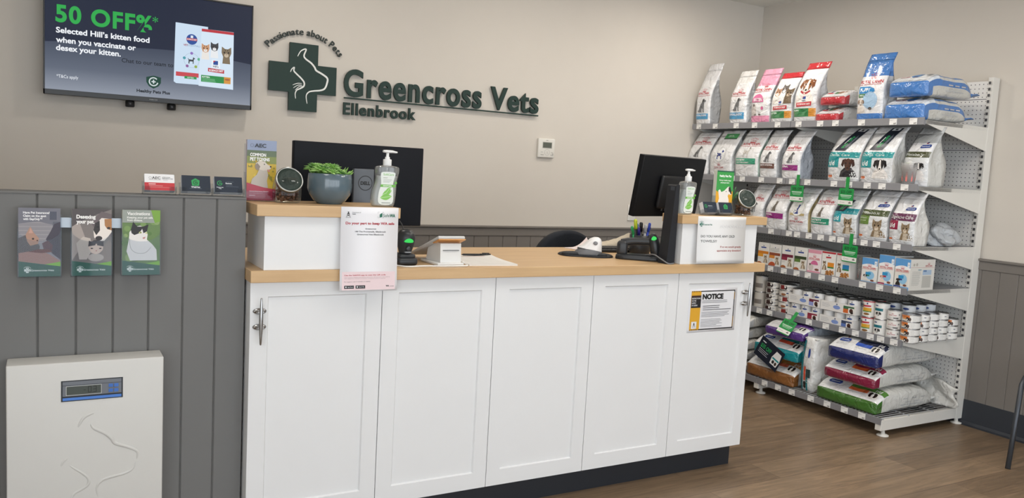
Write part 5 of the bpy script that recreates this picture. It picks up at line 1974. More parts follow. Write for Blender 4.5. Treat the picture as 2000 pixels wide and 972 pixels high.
def lying_bag(label, yf, yn, z, H, L, cap, g, top='#e5e6e8', side='#d2d4d4', X=3.50, seed=0, split=.5, Lp=.15, group=None, tail='#d9d9d6', yaw=0.0, pitch=0.0, back=None):
    w = yf - yn
    H = H - .004
    rr = random.Random(seed * 31 + 5)
    p1, p2 = rr.uniform(0, 6), rr.uniform(0, 6)
    t = thing('pet_food_bag', label, 'bag', (X, (yf + yn) / 2, z), (0, 0, -PI / 2 + yaw), group)

    def prof(y):
        u = y / L
        a = min(1, y / Lp)
        z1_ = H * (split + (1 - split) * math.sin(a * PI / 2) ** .9)
        if u > .74:
            z1_ *= 1 - .6 * ((u - .74) / .26) ** 1.8
        z0_ = 0 if u < .7 else .12 * H * ((u - .7) / .3) ** 2
        hw_ = w / 2 * (1 - .02 * (1 - a)) * (1 if u < .75 else 1 - .14 * ((u - .75) / .25) ** 2)
        n_ = 11 - 6 * min(1, u / .3)
        return z0_, z1_ * 1, hw_, n_

    def wr(x, y):
        return .0035 * math.sin(17 * y + 11 * x + p1) * math.sin(23 * x - 9 * y + p2) + .0022 * abs(math.sin(30 * y + 8 * x + p2)) * min(1, y / .12)

    def ring(y):
        z0_, z1_, hw_, n_ = prof(y)
        mid, hz = (z0_ + z1_) / 2, (z1_ - z0_) / 2
        out = []
        for i in range(36):
            a = 2 * PI * i / 36
            cx, cz = ssp(math.cos(a), 2 / n_), ssp(math.sin(a), 2 / n_)
            k = 1 + wr(cx * hw_, y) / max(.03, hz) * (.6 if cz < -.5 else 1) * (0 if cz < -.9 else 1) * min(1, y / .05)
            out.append(Vector((cx * hw_ * (1 + (k - 1) * .3), y, mid + cz * hz * (k if cz > 0 else 1))))
        return out
    ys = [0, .006, .02, .04, .065, .09, .12, .15] + [.15 + (L - .15) * i / 16 for i in range(1, 17)]
    rg = [ring(y) for y in ys]
    m = MB()
    mback = film(back or side)
    mcap, mtop, mside, mtail = film(cap), film(top), film(side), film(tail)

    def matf(i, j):
        if i < 5 and 1 <= j <= 16:
            return mtop
        if i < 3:
            return mcap
        if back and (3 <= j <= 5 or 12 <= j <= 14 or j == 17 or j == 0):
            return mback
        return mside
    m.rings(rg, mside, True, False, True, True, None, matf)
    # rounded front cap
    r0 = rg[0]
    c = sum((p for p in r0), Vector()) / 36
    caps = [[Vector((c.x + (p.x - c.x) * k, -b_, c.z + (p.z - c.z) * k)) for p in r0] for k, b_ in ((1, 0), (.96, .006), (.8, .014), (.5, .020), (.1, .022))]
    m.rings(caps, mcap, True, False, True)

    def fn(a, b, o):                                                 # a across, b back along the upper face
        y = b
        z0_, z1_, hw_, n_ = prof(y)
        x = max(-.999, min(.999, (a - w / 2) / hw_))
        mid, hz = (z0_ + z1_) / 2, (z1_ - z0_) / 2
        k = 1 + wr(x * hw_, y) / max(.03, hz) * min(1, y / .05)
        zz = mid + hz * (1 - abs(x) ** n_) ** (1 / n_) * k
        return Vector((x * hw_, y - o * .6, zz + o))
    if g:
        g.apply(m, fn, off=.0022, step=.00008, maxlen=.022, mat=film)
    gs = G()
    for k in range(5):
        u = Lp + .04 + (L - Lp - .16) * k / 5
        gs.rect(u, H * .28, u + .045, H * .34, '#b9bbbc'); gs.rect(u, H * .40, u + .05, H * .45, '#c2c4c4') if k % 2 else gs.rect(u + .02, H * .55, u + .06, H * .60, '#bfc1c1')

    def fs(a, b, o):
        z0_, z1_, hw_, n_ = prof(a)
        mid, hz = (z0_ + z1_) / 2, (z1_ - z0_) / 2
        cz = max(-.98, min(.98, (b - mid) / hz))
        return Vector((hw_ * (1 - abs(cz) ** n_) ** (1 / n_) + o, a, b))
    gs.apply(m, fs, off=.0045, step=.00005, maxlen=.03, mat=film)
    m.build('bag_body', t)
    m = MB()
    e = rg[-1]
    zc = sum(p.z for p in e) / 36
    hw_ = prof(L)[2]
    tp = []
    for y, k, dz, th in ((-.004, 1.0, 0, .010), (.02, 1.02, .004, .004), (.05, 1.05, .012, .002), (.075, 1.06, .006, .002)):
        tp.append([Vector((x * hw_ * k, L + y + .006 * math.sin(5 * x + seed), zc + dz + s_ * th + .006 * math.sin(4 * x + p1))) for x, s_ in ((-1, 1), (-.5, 1), (0, 1), (.5, 1), (1, 1), (1, -1), (.5, -1), (0, -1), (-.5, -1), (-1, -1))])
    m.rings(tp, mtail)
    m.build('end_seal', t)
    return t, fn, w, H


def red_top(w):
    g = G()
    g.poly([(w * .02, .002), (w * .98, .002), (w * .98, .11), (w * .02, .11)], '#e8e8ea')
    g.rect(w * .12, .028, w * .36, .045, '#bd3641'); g.rect(w * .2, .047, w * .28, .075, '#2f3d7a'); g.rect(w * .40, .03, w * .68, .06, '#2f7d46')
    g.disc(w * .62, .05, w * .10, '#a8603a', .018); g.disc(w * .82, .05, w * .09, '#e9e4de', .022); g.disc(w * .78, .06, w * .04, '#8a5a34', .015)
    return g


lying_bag('red-ended white bag lying flat under another beside the blue puppy bag', .784, .610, z1, .105, .28, '#b52d38', red_top(.174), seed=1, X=XF + .005, split=.52, Lp=.12, group=GA)
lying_bag('red-ended white bag lying on top of another, top shelf', .765, .582, z1 + .106, .100, .27, '#b52d38', red_top(.183), seed=2, X=XF + .012, split=.52, Lp=.12, group=GA)


def blue_top(w):
    g = G()
    g.rect(w * .03, .004, w * .94, .12, '#e4e8ec'); g.disc(w * .55, .06, w * .15, '#3f86c4', .028); g.rect(w * .48, .03, w * .62, .045, '#27438f'); crown(g, w * .28, .06, w * .08); g.text('ROYAL CANIN', w * .28, .035, .013, '#c02f3c', 'c', .02, w=w * .24); g.rect(w * .76, .05, w * .88, .085, '#6f7377')
    for i in range(6):
        g.rect(w * (.765 + .02 * i), .05, w * (.77 + .02 * i), .085, '#e4e8ec')
    return g


lying_bag('blue puppy food bag lying flat beneath another, near end of top shelf', .300, .050, z1, .132, .40, '#4379bd', blue_top(.25), top='#dfe6ee', side='#c9c9c4', seed=3, X=XF + .005, split=.70, Lp=.11, group=GA, tail='#4379bd', back='#4379bd')
lying_bag('blue puppy food bag lying on top of another, near end of top shelf', .290, .046, z1 + .133, .130, .42, '#4379bd', blue_top(.244), top='#dfe6ee', side='#c9c9c4', seed=4, X=XF + .015, split=.66, Lp=.11, group=GA, tail='#4379bd', back='#4379bd')

GB = 'pet food bags on the second shelf'
z2 = LV[1] - .010
standing_bag('white bag with spotted dog and blue band behind the tilted monitor', 1.945, 1.715, z2, .320, .12, rc(.23, .32, '#3f93c6', 'ANALLERGENIC', 'dog', .74, (.42, .68), (.26, .36)), seed=11, pull=.09, group=GB)
g = rc(.225, .332, None, '', 'bluedog', nm=False, vm=(.34, .60)); g.rect(.06, .275, .19, .308, '#4fa763'); g.text('DENTAL', .125, .285, .013, '#d8eedd', 'c', .02, w=.06); g.rect(.06, .268, .19, .275, '#3c4a40'); crown(g, .112, .078, .03); g.text('ROYAL CANIN', .112, .060, .010, '#b03440', 'c', .02, w=.09); g.rect(.06, .052, .165, .0535, '#c9868b')
standing_bag('white bag with green label and navy dog silhouette behind the green leaflet', 1.700, 1.475, z2, .332, .13, g, seed=12, pull=.09, group=GB)
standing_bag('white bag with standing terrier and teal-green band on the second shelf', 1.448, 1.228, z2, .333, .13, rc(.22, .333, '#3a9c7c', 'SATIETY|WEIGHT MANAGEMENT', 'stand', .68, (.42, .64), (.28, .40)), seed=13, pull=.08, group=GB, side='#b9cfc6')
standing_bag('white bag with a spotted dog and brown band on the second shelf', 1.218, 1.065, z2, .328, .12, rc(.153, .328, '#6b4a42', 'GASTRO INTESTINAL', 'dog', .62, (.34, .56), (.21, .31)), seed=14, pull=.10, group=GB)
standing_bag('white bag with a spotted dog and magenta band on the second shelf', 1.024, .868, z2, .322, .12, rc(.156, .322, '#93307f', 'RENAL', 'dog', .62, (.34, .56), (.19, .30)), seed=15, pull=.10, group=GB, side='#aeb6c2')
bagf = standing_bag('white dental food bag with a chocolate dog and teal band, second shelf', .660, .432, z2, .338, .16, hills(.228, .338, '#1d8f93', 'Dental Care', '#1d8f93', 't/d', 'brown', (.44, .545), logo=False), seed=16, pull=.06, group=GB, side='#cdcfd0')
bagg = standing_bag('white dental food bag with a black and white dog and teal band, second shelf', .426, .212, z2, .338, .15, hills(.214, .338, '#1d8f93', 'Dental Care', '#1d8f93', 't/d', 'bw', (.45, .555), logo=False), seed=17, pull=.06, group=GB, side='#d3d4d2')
standing_bag('grey-topped white bag with dark olive band at the near end of second shelf', .190, .036, z2, .336, .16, hills(.154, .336, '#474b2e', 'Metabolic', '#dcdedd', '', 'bw', (.48, .58)), top='#b5b8b9', tz=.74, seed=18, pull=.05, group=GB, side='#cfd0cd', X=XF + .066)


def drape_tag(bag, label, corners, words, off=.0042, kind='offer_card'):
    """card lying on the front of a bag; corners (left-bottom, right-bottom, right-top, left-top) in bag coordinates"""
    root, fn, w, H = bag
    t = thing(kind, label, 'offer card', tuple(root.location), tuple(root.rotation_euler))
    A, B, C_, D = [Vector(c) for c in corners]

    def bl(u, v):
        p = A * (1 - u) * (1 - v) + B * u * (1 - v) + C_ * u * v + D * (1 - u) * v
        return p.x, p.y
    g = G(); g.rect(0, 0, 1, 1, '#1a2130')
    g.shifted(words, 0, 0)
    m = MB()
    N = 10
    for o_ in (off, off + .001):
        V = [fn(*bl(i / N, j / N), o_) for j in range(N + 1) for i in range(N + 1)]
        F = [(j * (N + 1) + i, j * (N + 1) + i + 1, (j + 1) * (N + 1) + i + 1, (j + 1) * (N + 1) + i) for j in range(N) for i in range(N)]
        m.add(V, F, M('#1a2130', .35, var=.03), True)
    words.apply(m, lambda a, b, o: fn(*bl(a, b), off + .001 + o), off=.0004, step=.0001, maxlen=.12, mat=lambda h: M(h, .4))
    m.build('card', t)


def offer_words():
    g = G()
    # reads upwards along the card
    g.rect(.18, .88, .82, .99, '#dfe2e6'); g.rect(.40, .90, .62, .97, '#2d2f33')
    g.text('$25 OFF', .62, .10, .22, '#2aa35a', 'l', .03, rot=PI / 2, w=.56)
    gg = G()
    for vs, fs, c in g.items:
        gg.items.append((vs, fs, c))
    for i, x in enumerate((.72, .79, .86)):
        gg.rect(x, .12, x + .025, .70 - .05 * i, '#8f98a3')
    gg.rect(.30, .30, .36, .58, '#dfe2e6')
    return gg


drape_tag(bagf, 'black discount card with green lettering draped over the chocolate dog bag', [(.035, .195), (.115, .195), (.190, .325), (.115, .33)], offer_words())
drape_tag(bagg, 'black discount card with green lettering draped over the black and white dog bag', [(.045, .20), (.13, .20), (.185, .33), (.110, .33)], offer_words())

GC = 'pet food bags on the third shelf'
z3 = LV[2] - .010
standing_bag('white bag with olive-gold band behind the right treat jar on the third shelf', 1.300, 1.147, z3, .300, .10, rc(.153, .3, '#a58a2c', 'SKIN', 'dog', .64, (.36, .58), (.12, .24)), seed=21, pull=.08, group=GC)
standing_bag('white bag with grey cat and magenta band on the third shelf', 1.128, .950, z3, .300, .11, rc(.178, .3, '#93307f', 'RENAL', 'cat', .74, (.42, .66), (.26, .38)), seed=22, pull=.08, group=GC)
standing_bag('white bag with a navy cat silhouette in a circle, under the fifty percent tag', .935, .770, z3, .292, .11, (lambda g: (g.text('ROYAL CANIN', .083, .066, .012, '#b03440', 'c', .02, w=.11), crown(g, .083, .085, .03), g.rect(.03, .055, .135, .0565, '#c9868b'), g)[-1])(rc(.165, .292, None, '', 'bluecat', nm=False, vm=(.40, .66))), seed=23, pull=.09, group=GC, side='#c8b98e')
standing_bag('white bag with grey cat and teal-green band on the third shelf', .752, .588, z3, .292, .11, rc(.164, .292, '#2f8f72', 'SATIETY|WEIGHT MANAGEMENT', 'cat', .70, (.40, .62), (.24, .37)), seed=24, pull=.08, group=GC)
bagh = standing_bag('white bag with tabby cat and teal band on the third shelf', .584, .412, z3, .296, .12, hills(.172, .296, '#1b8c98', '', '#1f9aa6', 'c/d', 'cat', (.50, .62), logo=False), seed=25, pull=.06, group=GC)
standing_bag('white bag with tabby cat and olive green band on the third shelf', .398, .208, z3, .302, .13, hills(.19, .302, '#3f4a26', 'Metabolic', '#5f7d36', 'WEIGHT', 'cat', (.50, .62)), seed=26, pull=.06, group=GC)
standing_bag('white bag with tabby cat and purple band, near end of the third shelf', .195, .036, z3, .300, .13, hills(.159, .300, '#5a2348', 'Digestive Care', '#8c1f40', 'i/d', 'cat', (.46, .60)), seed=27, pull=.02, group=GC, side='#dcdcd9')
gg = G(); gg.text('$20 OFF', .66, .12, .24, '#2aa35a', 'l', .03, rot=PI / 2, w=.6); gg.rect(.76, .1, .80, .7, '#8f98a3')
drape_tag(bagh, 'black discount card tucked across the teal-banded tabby bag', [(-.004 + .008, .165), (.075, .165), (.115, .235), (.040, .235)], gg)
# crumpled half-empty bag lying behind
t = thing('crumpled_bag', 'small crumpled clear-grey bag lying behind the purple-banded bag, third shelf', 'bag', (3.93, .03 + .05, z3), -PI / 2)
m = MB()
bm = bmesh.new(); bmesh.ops.create_icosphere(bm, subdivisions=4, radius=1)
rr = random.Random(4)
for v in bm.verts:
    p_ = v.co.copy()
    n_ = .34 * abs(math.sin(3 * p_.x + 2.2 * p_.z)) + .26 * abs(math.sin(3.6 * p_.y - 2.5 * p_.x + 1)) + .05 * abs(math.sin(9 * p_.z + 5 * p_.y)) - .12
    k = .82 + n_
    v.co = Vector((p_.x * .07 * k, p_.y * .10 * k, max(0.0005, (p_.z * .062 * k + .055))))
m.bm(bm, film('#aeb3b8'), False); m.build('bag_body', t)

# ------------------------------------------------------------------ green offer tags hanging from the rails
GT = 'green offer tags on the shelf rails'


def offer_tag(label, y, z, words, tilt=0.0, roll=0.0, x=3.5755):
    t = thing('offer_tag', label, 'offer tag', (x, y, z), (tilt, roll, -PI / 2), GT)
    m = MB()
    m.box(-.012, -.0016, -.05, .012, 0, .028, M('#1f8f43', .4))
    m.build('hanger_strip', t)
    g = G()
    W2 = .052
    pts = []
    for cx, cz, a0 in ((W2 - .007, -.047, 0), (-W2 + .007, -.047, 90), (-W2 + .007, -.136, 180), (W2 - .007, -.136, 270)):
        for k in range(5):
            a = math.radians(a0 + 22.5 * k)
            pts.append((cx + .007 * math.cos(a), cz + .007 * math.sin(a)))
    m = MB()
    m.prism(pts, -.0032, -.0017, M('#1f9147', .4, var=.02))
    g.text(words, 0, -.069, .0165, '#12351f', 'c', .02, w=.078)
    g.lines(-.040, -.083, .040, 1, .01, .004, '#dff0e3', .02); g.lines(-.036, -.091, .036, 1, .01, .003, '#cfe6d5', .05); g.lines(-.030, -.099, .030, 1, .01, .002, '#bfdcc8', .05)
    g.rect(-.0515, -.137, .0515, -.112, '#e6e6e2'); g.ring(-.033, -.1245, .005, .001, '#4a4f4b', 14); g.rect(-.025, -.126, -.005, -.1235, '#9a9d9a'); g.rect(.022, -.128, .040, -.1225, '#3a3d3b'); g.rect(.028, -.121, .034, -.117, '#7a3f46')
    g.apply(m, flat(0, -.0032, 0), off=.0003, step=.00005)
    m.build('tag_card', t)
    return t


def board_behind(y, z):
    pass


offer_tag('green 50% OFF tag hanging above the navy cat bag', .850, LV[1] - .003, '50% OFF', 0, .0)
offer_tag('green $25 OFF tag hanging in front of the teal-banded tabby bag', .478, LV[1] - .004, '$25 OFF', 0, .02)
offer_tag('green $20 OFF tag hanging over the pouch boxes', .414, LV[2] - .003, '$20 OFF', 0, .02)
offer_tag('green $25 OFF tag tilted over the purple bag near the base', .765, LV[4] + .004, '$25 OFF', -.62, .16, 3.560)

# ------------------------------------------------------------------ measuring cups
ORD = ('lowest', 'second from bottom', 'third from bottom', 'fourth from bottom', 'fifth from bottom', 'sixth from bottom', 'seventh from bottom')


def cup_stack(x, y, z, n, pitch, where, h=.095, r=.038):
    base = None
    for k in range(n):
        lb = '%s clear plastic cup in the stack %s' % (('topmost' if k == n - 1 else ORD[k]), where)
        if base is None:
            base = thing('plastic_cup', lb, 'cup', (x, y, z), -PI / 2, 'clear cups ' + where)
            m = MB()
            m.lathe([(.001, .0015), (r * .74, .001), (r, h - .003), (r * 1.06, h - .002), (r * 1.05, h)], clear('#f8f6f6', .22, .06, .22), 28, None, True, False)
            g = G()
            for q in range(5):
                g.rect(q * .034 - .06, h * .25, q * .034 - .049, h * .5, '#dc7f78')
            g.apply(m, lambda a, b, o: Vector((math.sin(a / r) * (r * (.74 + .26 * b / h) + o), -math.cos(a / r) * (r * (.74 + .26 * b / h) + o), b)), off=.0004, maxlen=.012, mat=lambda hx: M(hx, .3))
            m.build('cup_wall', base)
        else:
            clone(base, (x, y, z + k * pitch), lb)


cup_stack(XF + .020, .118, z2, 4, .010, 'before the olive-banded bag', .098, .042)

# ------------------------------------------------------------------ cartons of pouches
z4 = LV[3] - .0115
GD4 = 'pouch cartons on the fourth shelf'


def carton(label, yf, yn, H, d, g, body='#e4e3df', side=None, sg=None, z=z4, X=XF, flap=True):
    w = yf - yn
    t = thing('pouch_carton', label, 'carton', (X, (yf + yn) / 2, z), -PI / 2, GD4)
    m = MB()
    m.box(-w / 2, 0, 0, w / 2, d, H, M(body, .4, var=.02), .0012)
    g.apply(m, flat(-w / 2, 0, 0), off=.0004, step=.00006)
    if sg:
        sg.apply(m, lambda a, b, o: (w / 2 + o, a, b), off=.0004, step=.00006)
    m.build('box', t)
    m = MB(); m.box(-w / 2 + .001, .001, H, w / 2 - .001, d * .55, H + .0012, M(body, .4, var=.02)); m.build('lid_flap', t)
    return t


def hcarton(w, H, c1, c2):
    g = G()
    g.rect(0, H * .70, w, H * .705, '#b9b7b1')
    g.poly([(w * .25, H * .80), (w * .3, H * .775), (w * .72, H * .78), (w * .76, H * .81), (w * .7, H * .835), (w * .28, H * .83)], '#27438f'); g.rect(w * .46, H * .85, w * .54, H * .89, '#3b4a7a')
    g.rect(w * .01, H * .53, w * .98, H * .65, c1); g.rect(w * .01, H * .40, w * .5, H * .53, c2)
    g.rect(w * .5, H * .14, w * .98, H * .53, '#dad7d0'); cat_bust(g, w * .54, H * .15, w * .4, H * .36)
    g.disc(w * .2, H * .08, w * .24, '#b26a3a', H * .10, 20, 0, PI)
    for q in range(5):
        g.disc(w * (.06 + .07 * q), H * (.10 + .03 * (q % 2)), w * .035, '#8a4a28', n=8)
    g.lines(w * .06, H * .34, w * .4, 2, H * .04, .0015, '#b1afa9')
    return g


carton('white carton with orange band, far left on the fourth shelf beside the counter end', 1.158, 1.064, .155, .18, hcarton(.094, .155, '#c97a26', '#dd9a2f'))
g = hcarton(.094, .153, '#8d4a33', '#cf8437'); g.poly([(.008, .125), (.03, .132), (.05, .128), (.082, .136), (.082, .115), (.045, .108), (.008, .112)], '#c9c9c6'); g.disc(.03, .02, .026, '#b5532f', .018)
carton('white carton with brown-red band and torn foil front on the fourth shelf', 1.058, .964, .153, .18, g)
carton('white carton with maroon band and cat on the fourth shelf', .952, .857, .156, .18, hcarton(.095, .156, '#6d2038', '#8c2a44'))
carton('white carton with dark green band and cat on the fourth shelf', .846, .750, .157, .18, hcarton(.096, .157, '#37452a', '#5a7a38'))
w, H = .101, .155
g = G(); g.rect(0, H * .86, w, H, '#dc9aac'); g.rect(0, 0, w, H * .14, '#dc9aac'); crown(g, w * .5, H * .70, w * .24); g.text('ROYAL CANIN', w * .5, H * .62, .0095, '#c02f3c', 'c', .02, w=w * .78); g.rect(w * .06, H * .595, w * .92, H * .605, '#c02f3c')
g.disc(w * .52, H * .40, w * .28, '#cf6b97', H * .17, 20, 0, PI); g.disc(w * .28, H * .28, w * .2, '#cdc4bf', H * .13); g.disc(w * .2, H * .40, w * .07, '#6b5f5c'); g.disc(w * .74, H * .21, w * .16, '#7b4a3b', H * .045)
carton('pink and white kitten carton in the middle of the fourth shelf', .740, .639, H, .18, g, '#e9dfe1')


def redcarton(w, H, c):
    g = G(); g.rect(0, H * .93, w, H, '#b32f3a'); g.rect(0, H * .71, w, H * .715, '#c4c2bd'); g.poly([(w * .3, H * .80), (w * .68, H * .81), (w * .68, H * .75), (w * .3, H * .74)], '#b8323e'); g.rect(w * .46, H * .83, w * .54, H * .88, '#3b4a7a')
    cat_bust(g, w * .04, H * .26, w * .36, H * .42, '#7d6a54', '#cdbfa8'); g.rect(w * .46, H * .40, w * .92, H * .58, c); g.rect(w * .46, H * .36, w * .92, H * .41, '#2f7d46')
    for q in range(16):
        g.disc(w * (.38 + .56 * ((q * 37) % 17) / 17), H * (.08 + .18 * ((q * 23) % 13) / 13), w * .07, ('#a9733f', '#8f5c30', '#c08a52')[q % 3], n=9)
    return g


carton('white carton with red top, tabby cat and orange square on the fourth shelf', .633, .533, .155, .18, redcarton(.1, .155, '#d98a2c'))
carton('white carton with red top, tabby cat and blue square under the offer tag', .524, .424, .155, .18, redcarton(.1, .155, '#2f86c0'))
cup_stack(XF + .055, .374, z4, 7, .0125, 'between the cartons', .078, .032)


def bluecarton(w, H, strip, word, wc, pet):
    g = G(); g.rect(0, H * .66, w, H, '#5d9bd4'); g.poly([(0, H * .66)] + [(w * i / 10, H * (.66 + .12 * math.sin(PI * (.15 + .7 * i / 10)))) for i in range(11)] + [(w, H * .66)], '#eceef0')
    g.rect(w * .80, H * .74, w * .96, H * .90, '#dfe7ee'); g.text('X12', w * .88, H * .80, .006, '#3a4a66', 'c', .02, w=w * .1)
    crown(g, w * .5, H * .67, w * .26); g.text('ROYAL CANIN', w * .5, H * .59, .010, '#c02f3c', 'c', .02, w=w * .80); g.rect(w * .04, H * .565, w * .94, H * .573, '#c02f3c')
    g.disc(w * .58, H * .34, w * .27, '#8fbfe0', H * .16); g.rect(w * .28, H * .36, w * .62, H * .46, '#2f8fc2'); g.rect(w * .28, H * .30, w * .54, H * .355, '#1f7a58' if word == '' else wc)
    dog_bust(g, w * .10, H * .13, w * .34, H * .24, *pet); g.disc(w * .74, H * .15, w * .12, '#7b4a3b', H * .035)
    g.rect(0, 0, w, H * .10, strip)
    if word:
        g.rect(w * .03, H * .02, w * .45, H * .12, wc); g.text(word, w * .07, H * .04, .007, '#f2f2f5', bold=.04, w=w * .32)
    return g


carton('blue and white puppy carton furthest left of the three blue ones', .344, .241, .152, .17, bluecarton(.103, .152, '#6aa5da', '', '#1f7a58', ('#3a3432', '#ece8e2', '#2b2625', '#e2ddd6')))
carton('blue and white puppy carton with a crimson word, tallest of the three blue ones', .232, .134, .182, .17, bluecarton(.098, .182, '#4f93d0', 'MEDIUM', '#a02a50', ('#c98a6a', '#efe6de', '#b87656', '#ead9cc')), '#e6e6e4')
sg = G()
d, H = .225, .175
sg.lines(.02, H * .60, .10, 13, H * .036, .0016, '#9c9c98', .3); sg.rect(.115, H * .50, .195, H * .66, '#a9bfd6'); sg.rect(.12, H * .60, .15, H * .655, '#5f7fa8'); sg.rect(.115, H * .08, .195, H * .47, '#bdbcb6'); crown(sg, .165, H * .83, .02); sg.text('ROYAL CANIN', .165, H * .77, .0085, '#b03440', 'c', .02, w=.06); sg.rect(.0, H * .74, d, H * .745, '#b03440')
sg.disc(.03, H * .83, .008, '#b5b1a8'); sg.disc(.055, H * .84, .009, '#b5b1a8'); sg.rect(.07, H * .65, .10, H * .68, '#7fa0ad')
carton('blue and white puppy carton with its printed side showing, near end of fourth shelf', .128, .034, H, d, bluecarton(.094, H, '#6aa5da', 'MAXI', '#1f3a86', ('#26211f', '#3a2a22', '#171413', '#2b2624')), '#dedcd6', sg=sg)

# ------------------------------------------------------------------ cans
z5 = LV[4] - .0115
CANM = M('#b9babb', .25, .9)
GCAN = 'food cans on the lowest raised shelf'
LEVEL = ('bottom', 'second', 'third', 'fourth', 'fifth')


def make_can(label, r, h, g, loc, body='#e6e5e2', rot=0.0):
    t = thing('food_can', label, 'can', loc, -PI / 2 + rot, GCAN)
    m = MB()
    m.lathe([(.001, .002), (r * .9, .002), (r * .97, 0), (r * 1.0, .001), (r * 1.0, .003), (r * .965, .0045)], CANM, 26, None, True, False)
    m.lathe([(r * .965, .0045), (r * .965, h - .0045)], M(body, .35, var=.02), 26, None, False, False)
    m.lathe([(r * .965, h - .0045), (r * 1.0, h - .003), (r * 1.0, h - .0005), (r * .96, h), (r * .90, h - .0025), (r * .5, h - .0022), (.001, h - .0022)], CANM, 26, None, False, True)
    g.apply(m, lambda a, b, o: Vector((math.sin(a / r) * (r * .965 + o), -math.cos(a / r) * (r * .965 + o), b)), off=.0005, step=.00005, maxlen=.010, mat=lambda hx: M(hx, .35, var=.03))
    m.build('tin', t)
    return t


def stack(name, n, r, h, g, x, y, z=None, body='#e6e5e2', jit=.0, gs=None):
    z = z5 if z is None else z
    first = []
    gs = gs or [g]
    for k in range(n):
        lb = '%s can from the bottom of the %s' % (LEVEL[k], name) if k else 'bottom can of the %s' % name
        rr = random.Random(int(1000 * (x + y) + k))
        rot = rr.uniform(-jit, jit)
        loc = (x + rr.uniform(-.001, .001), y + rr.uniform(-.001, .001), z + k * h)
        q = k % len(gs)
        if len(first) <= q:
            first.append(make_can(lb, r, h, gs[q], loc, body, rot))
        else:
            clone(first[q], loc, lb, -PI / 2 + rot)


def flat_can(c, pic, h=.039):
    g = G(); g.rect(-.02, .006, .012, h - .006, c); g.disc(.022, h * .45, .011, pic, .012); g.disc(.019, h * .55, .006, '#efece8'); g.rect(.036, h * .5, .055, h * .62, '#8b8d92'); g.rect(.036, h * .3, .050, h * .4, '#b2b3b6'); g.rect(-.06, .012, -.03, .018, '#a9aaad')
    return g


stack('tall dim pile at the far left', 2, .042, .11, (lambda g: (g.rect(-.02, .03, .04, .06, '#77716c'), g)[1])(G()), XF + .05, 1.150, body='#bdb9b2')
stack('pale flat stack with dark dog pictures', 5, .050, .039, flat_can('#3b2a28', '#2a2526'), XF + .05, 1.040, body='#dedbd4', jit=.12)
stack('flat stack with red-brown squares left of trays', 5, .056, .039, flat_can('#7d2a2a', '#2a2526'), XF + .057, .925, body='#dcd8d2', jit=.5, gs=[flat_can('#7d2a2a', '#2a2526'), (lambda g: (g.disc(.0, .012, .018, '#8a5a3c', .008), g.rect(.02, .018, .034, .026, '#3b4a7a'), g)[-1])(G())])
stack('flat stack behind the red-brown squares', 5, .050, .0392, flat_can('#3b2a28', '#2a2526'), XF + .165, .985, body='#d2cfc9')


def tray(label, yf, yn, z, g, d=.24):
    w = yf - yn
    t = thing('can_tray', label, 'tray', (XF, (yf + yn) / 2, z), -PI / 2, 'cardboard can trays')
    m = MB()
    c = M('#e3e2e0', .5, var=.02)
    m.box(-w / 2, 0, 0, w / 2, d, .002, c); m.box(-w / 2, 0, .002, w / 2, .002, .056, c); m.box(-w / 2, d - .002, .002, w / 2, d, .056, c)
    m.box(-w / 2, .002, .002, -w / 2 + .002, d - .002, .056, c); m.box(w / 2 - .002, .002, .002, w / 2, d - .002, .056, c)
    g.apply(m, flat(-w / 2, 0, 0), off=.0004, step=.00005)
    m.build('tray_walls', t)
    return t


def tray_print(w, c1, c2):
    g = G(); g.lines(.012, .042, .075, 4, .007, .0016, '#a9acb2', .2); g.disc(w * .47, .027, .026, '#7f96cf', .012); g.rect(w * .45, .042, w * .49, .050, '#5f6a86')
    g.rect(w * .66, .006, w * .82, .048, c1); g.rect(w * .66, .030, w * .96, .048, c2); g.rect(w * .80, .008, w * .96, .038, '#e9e7e4'); g.disc(w * .88, .022, .013, '#4a2c26', .014); g.disc(w * .90, .012, .010, '#2d2423', .008)
    return g


def tall_can(band, dark, r=.038, h=.088, logo=True):
    g = G()
    g.rect(-.03, h * .30, .045, h * .55, band)
    g.rect(.012, h * .08, .034, h * .30, '#efeeec'); g.disc(.020, h * .2, .007, dark); g.disc(.029, h * .2, .005, dark)
    if logo:
        g.disc(.008, h * .70, .017, '#3b4d86', h * .06); g.rect(.005, h * .80, .011, h * .88, '#5b5f7a')
    return g


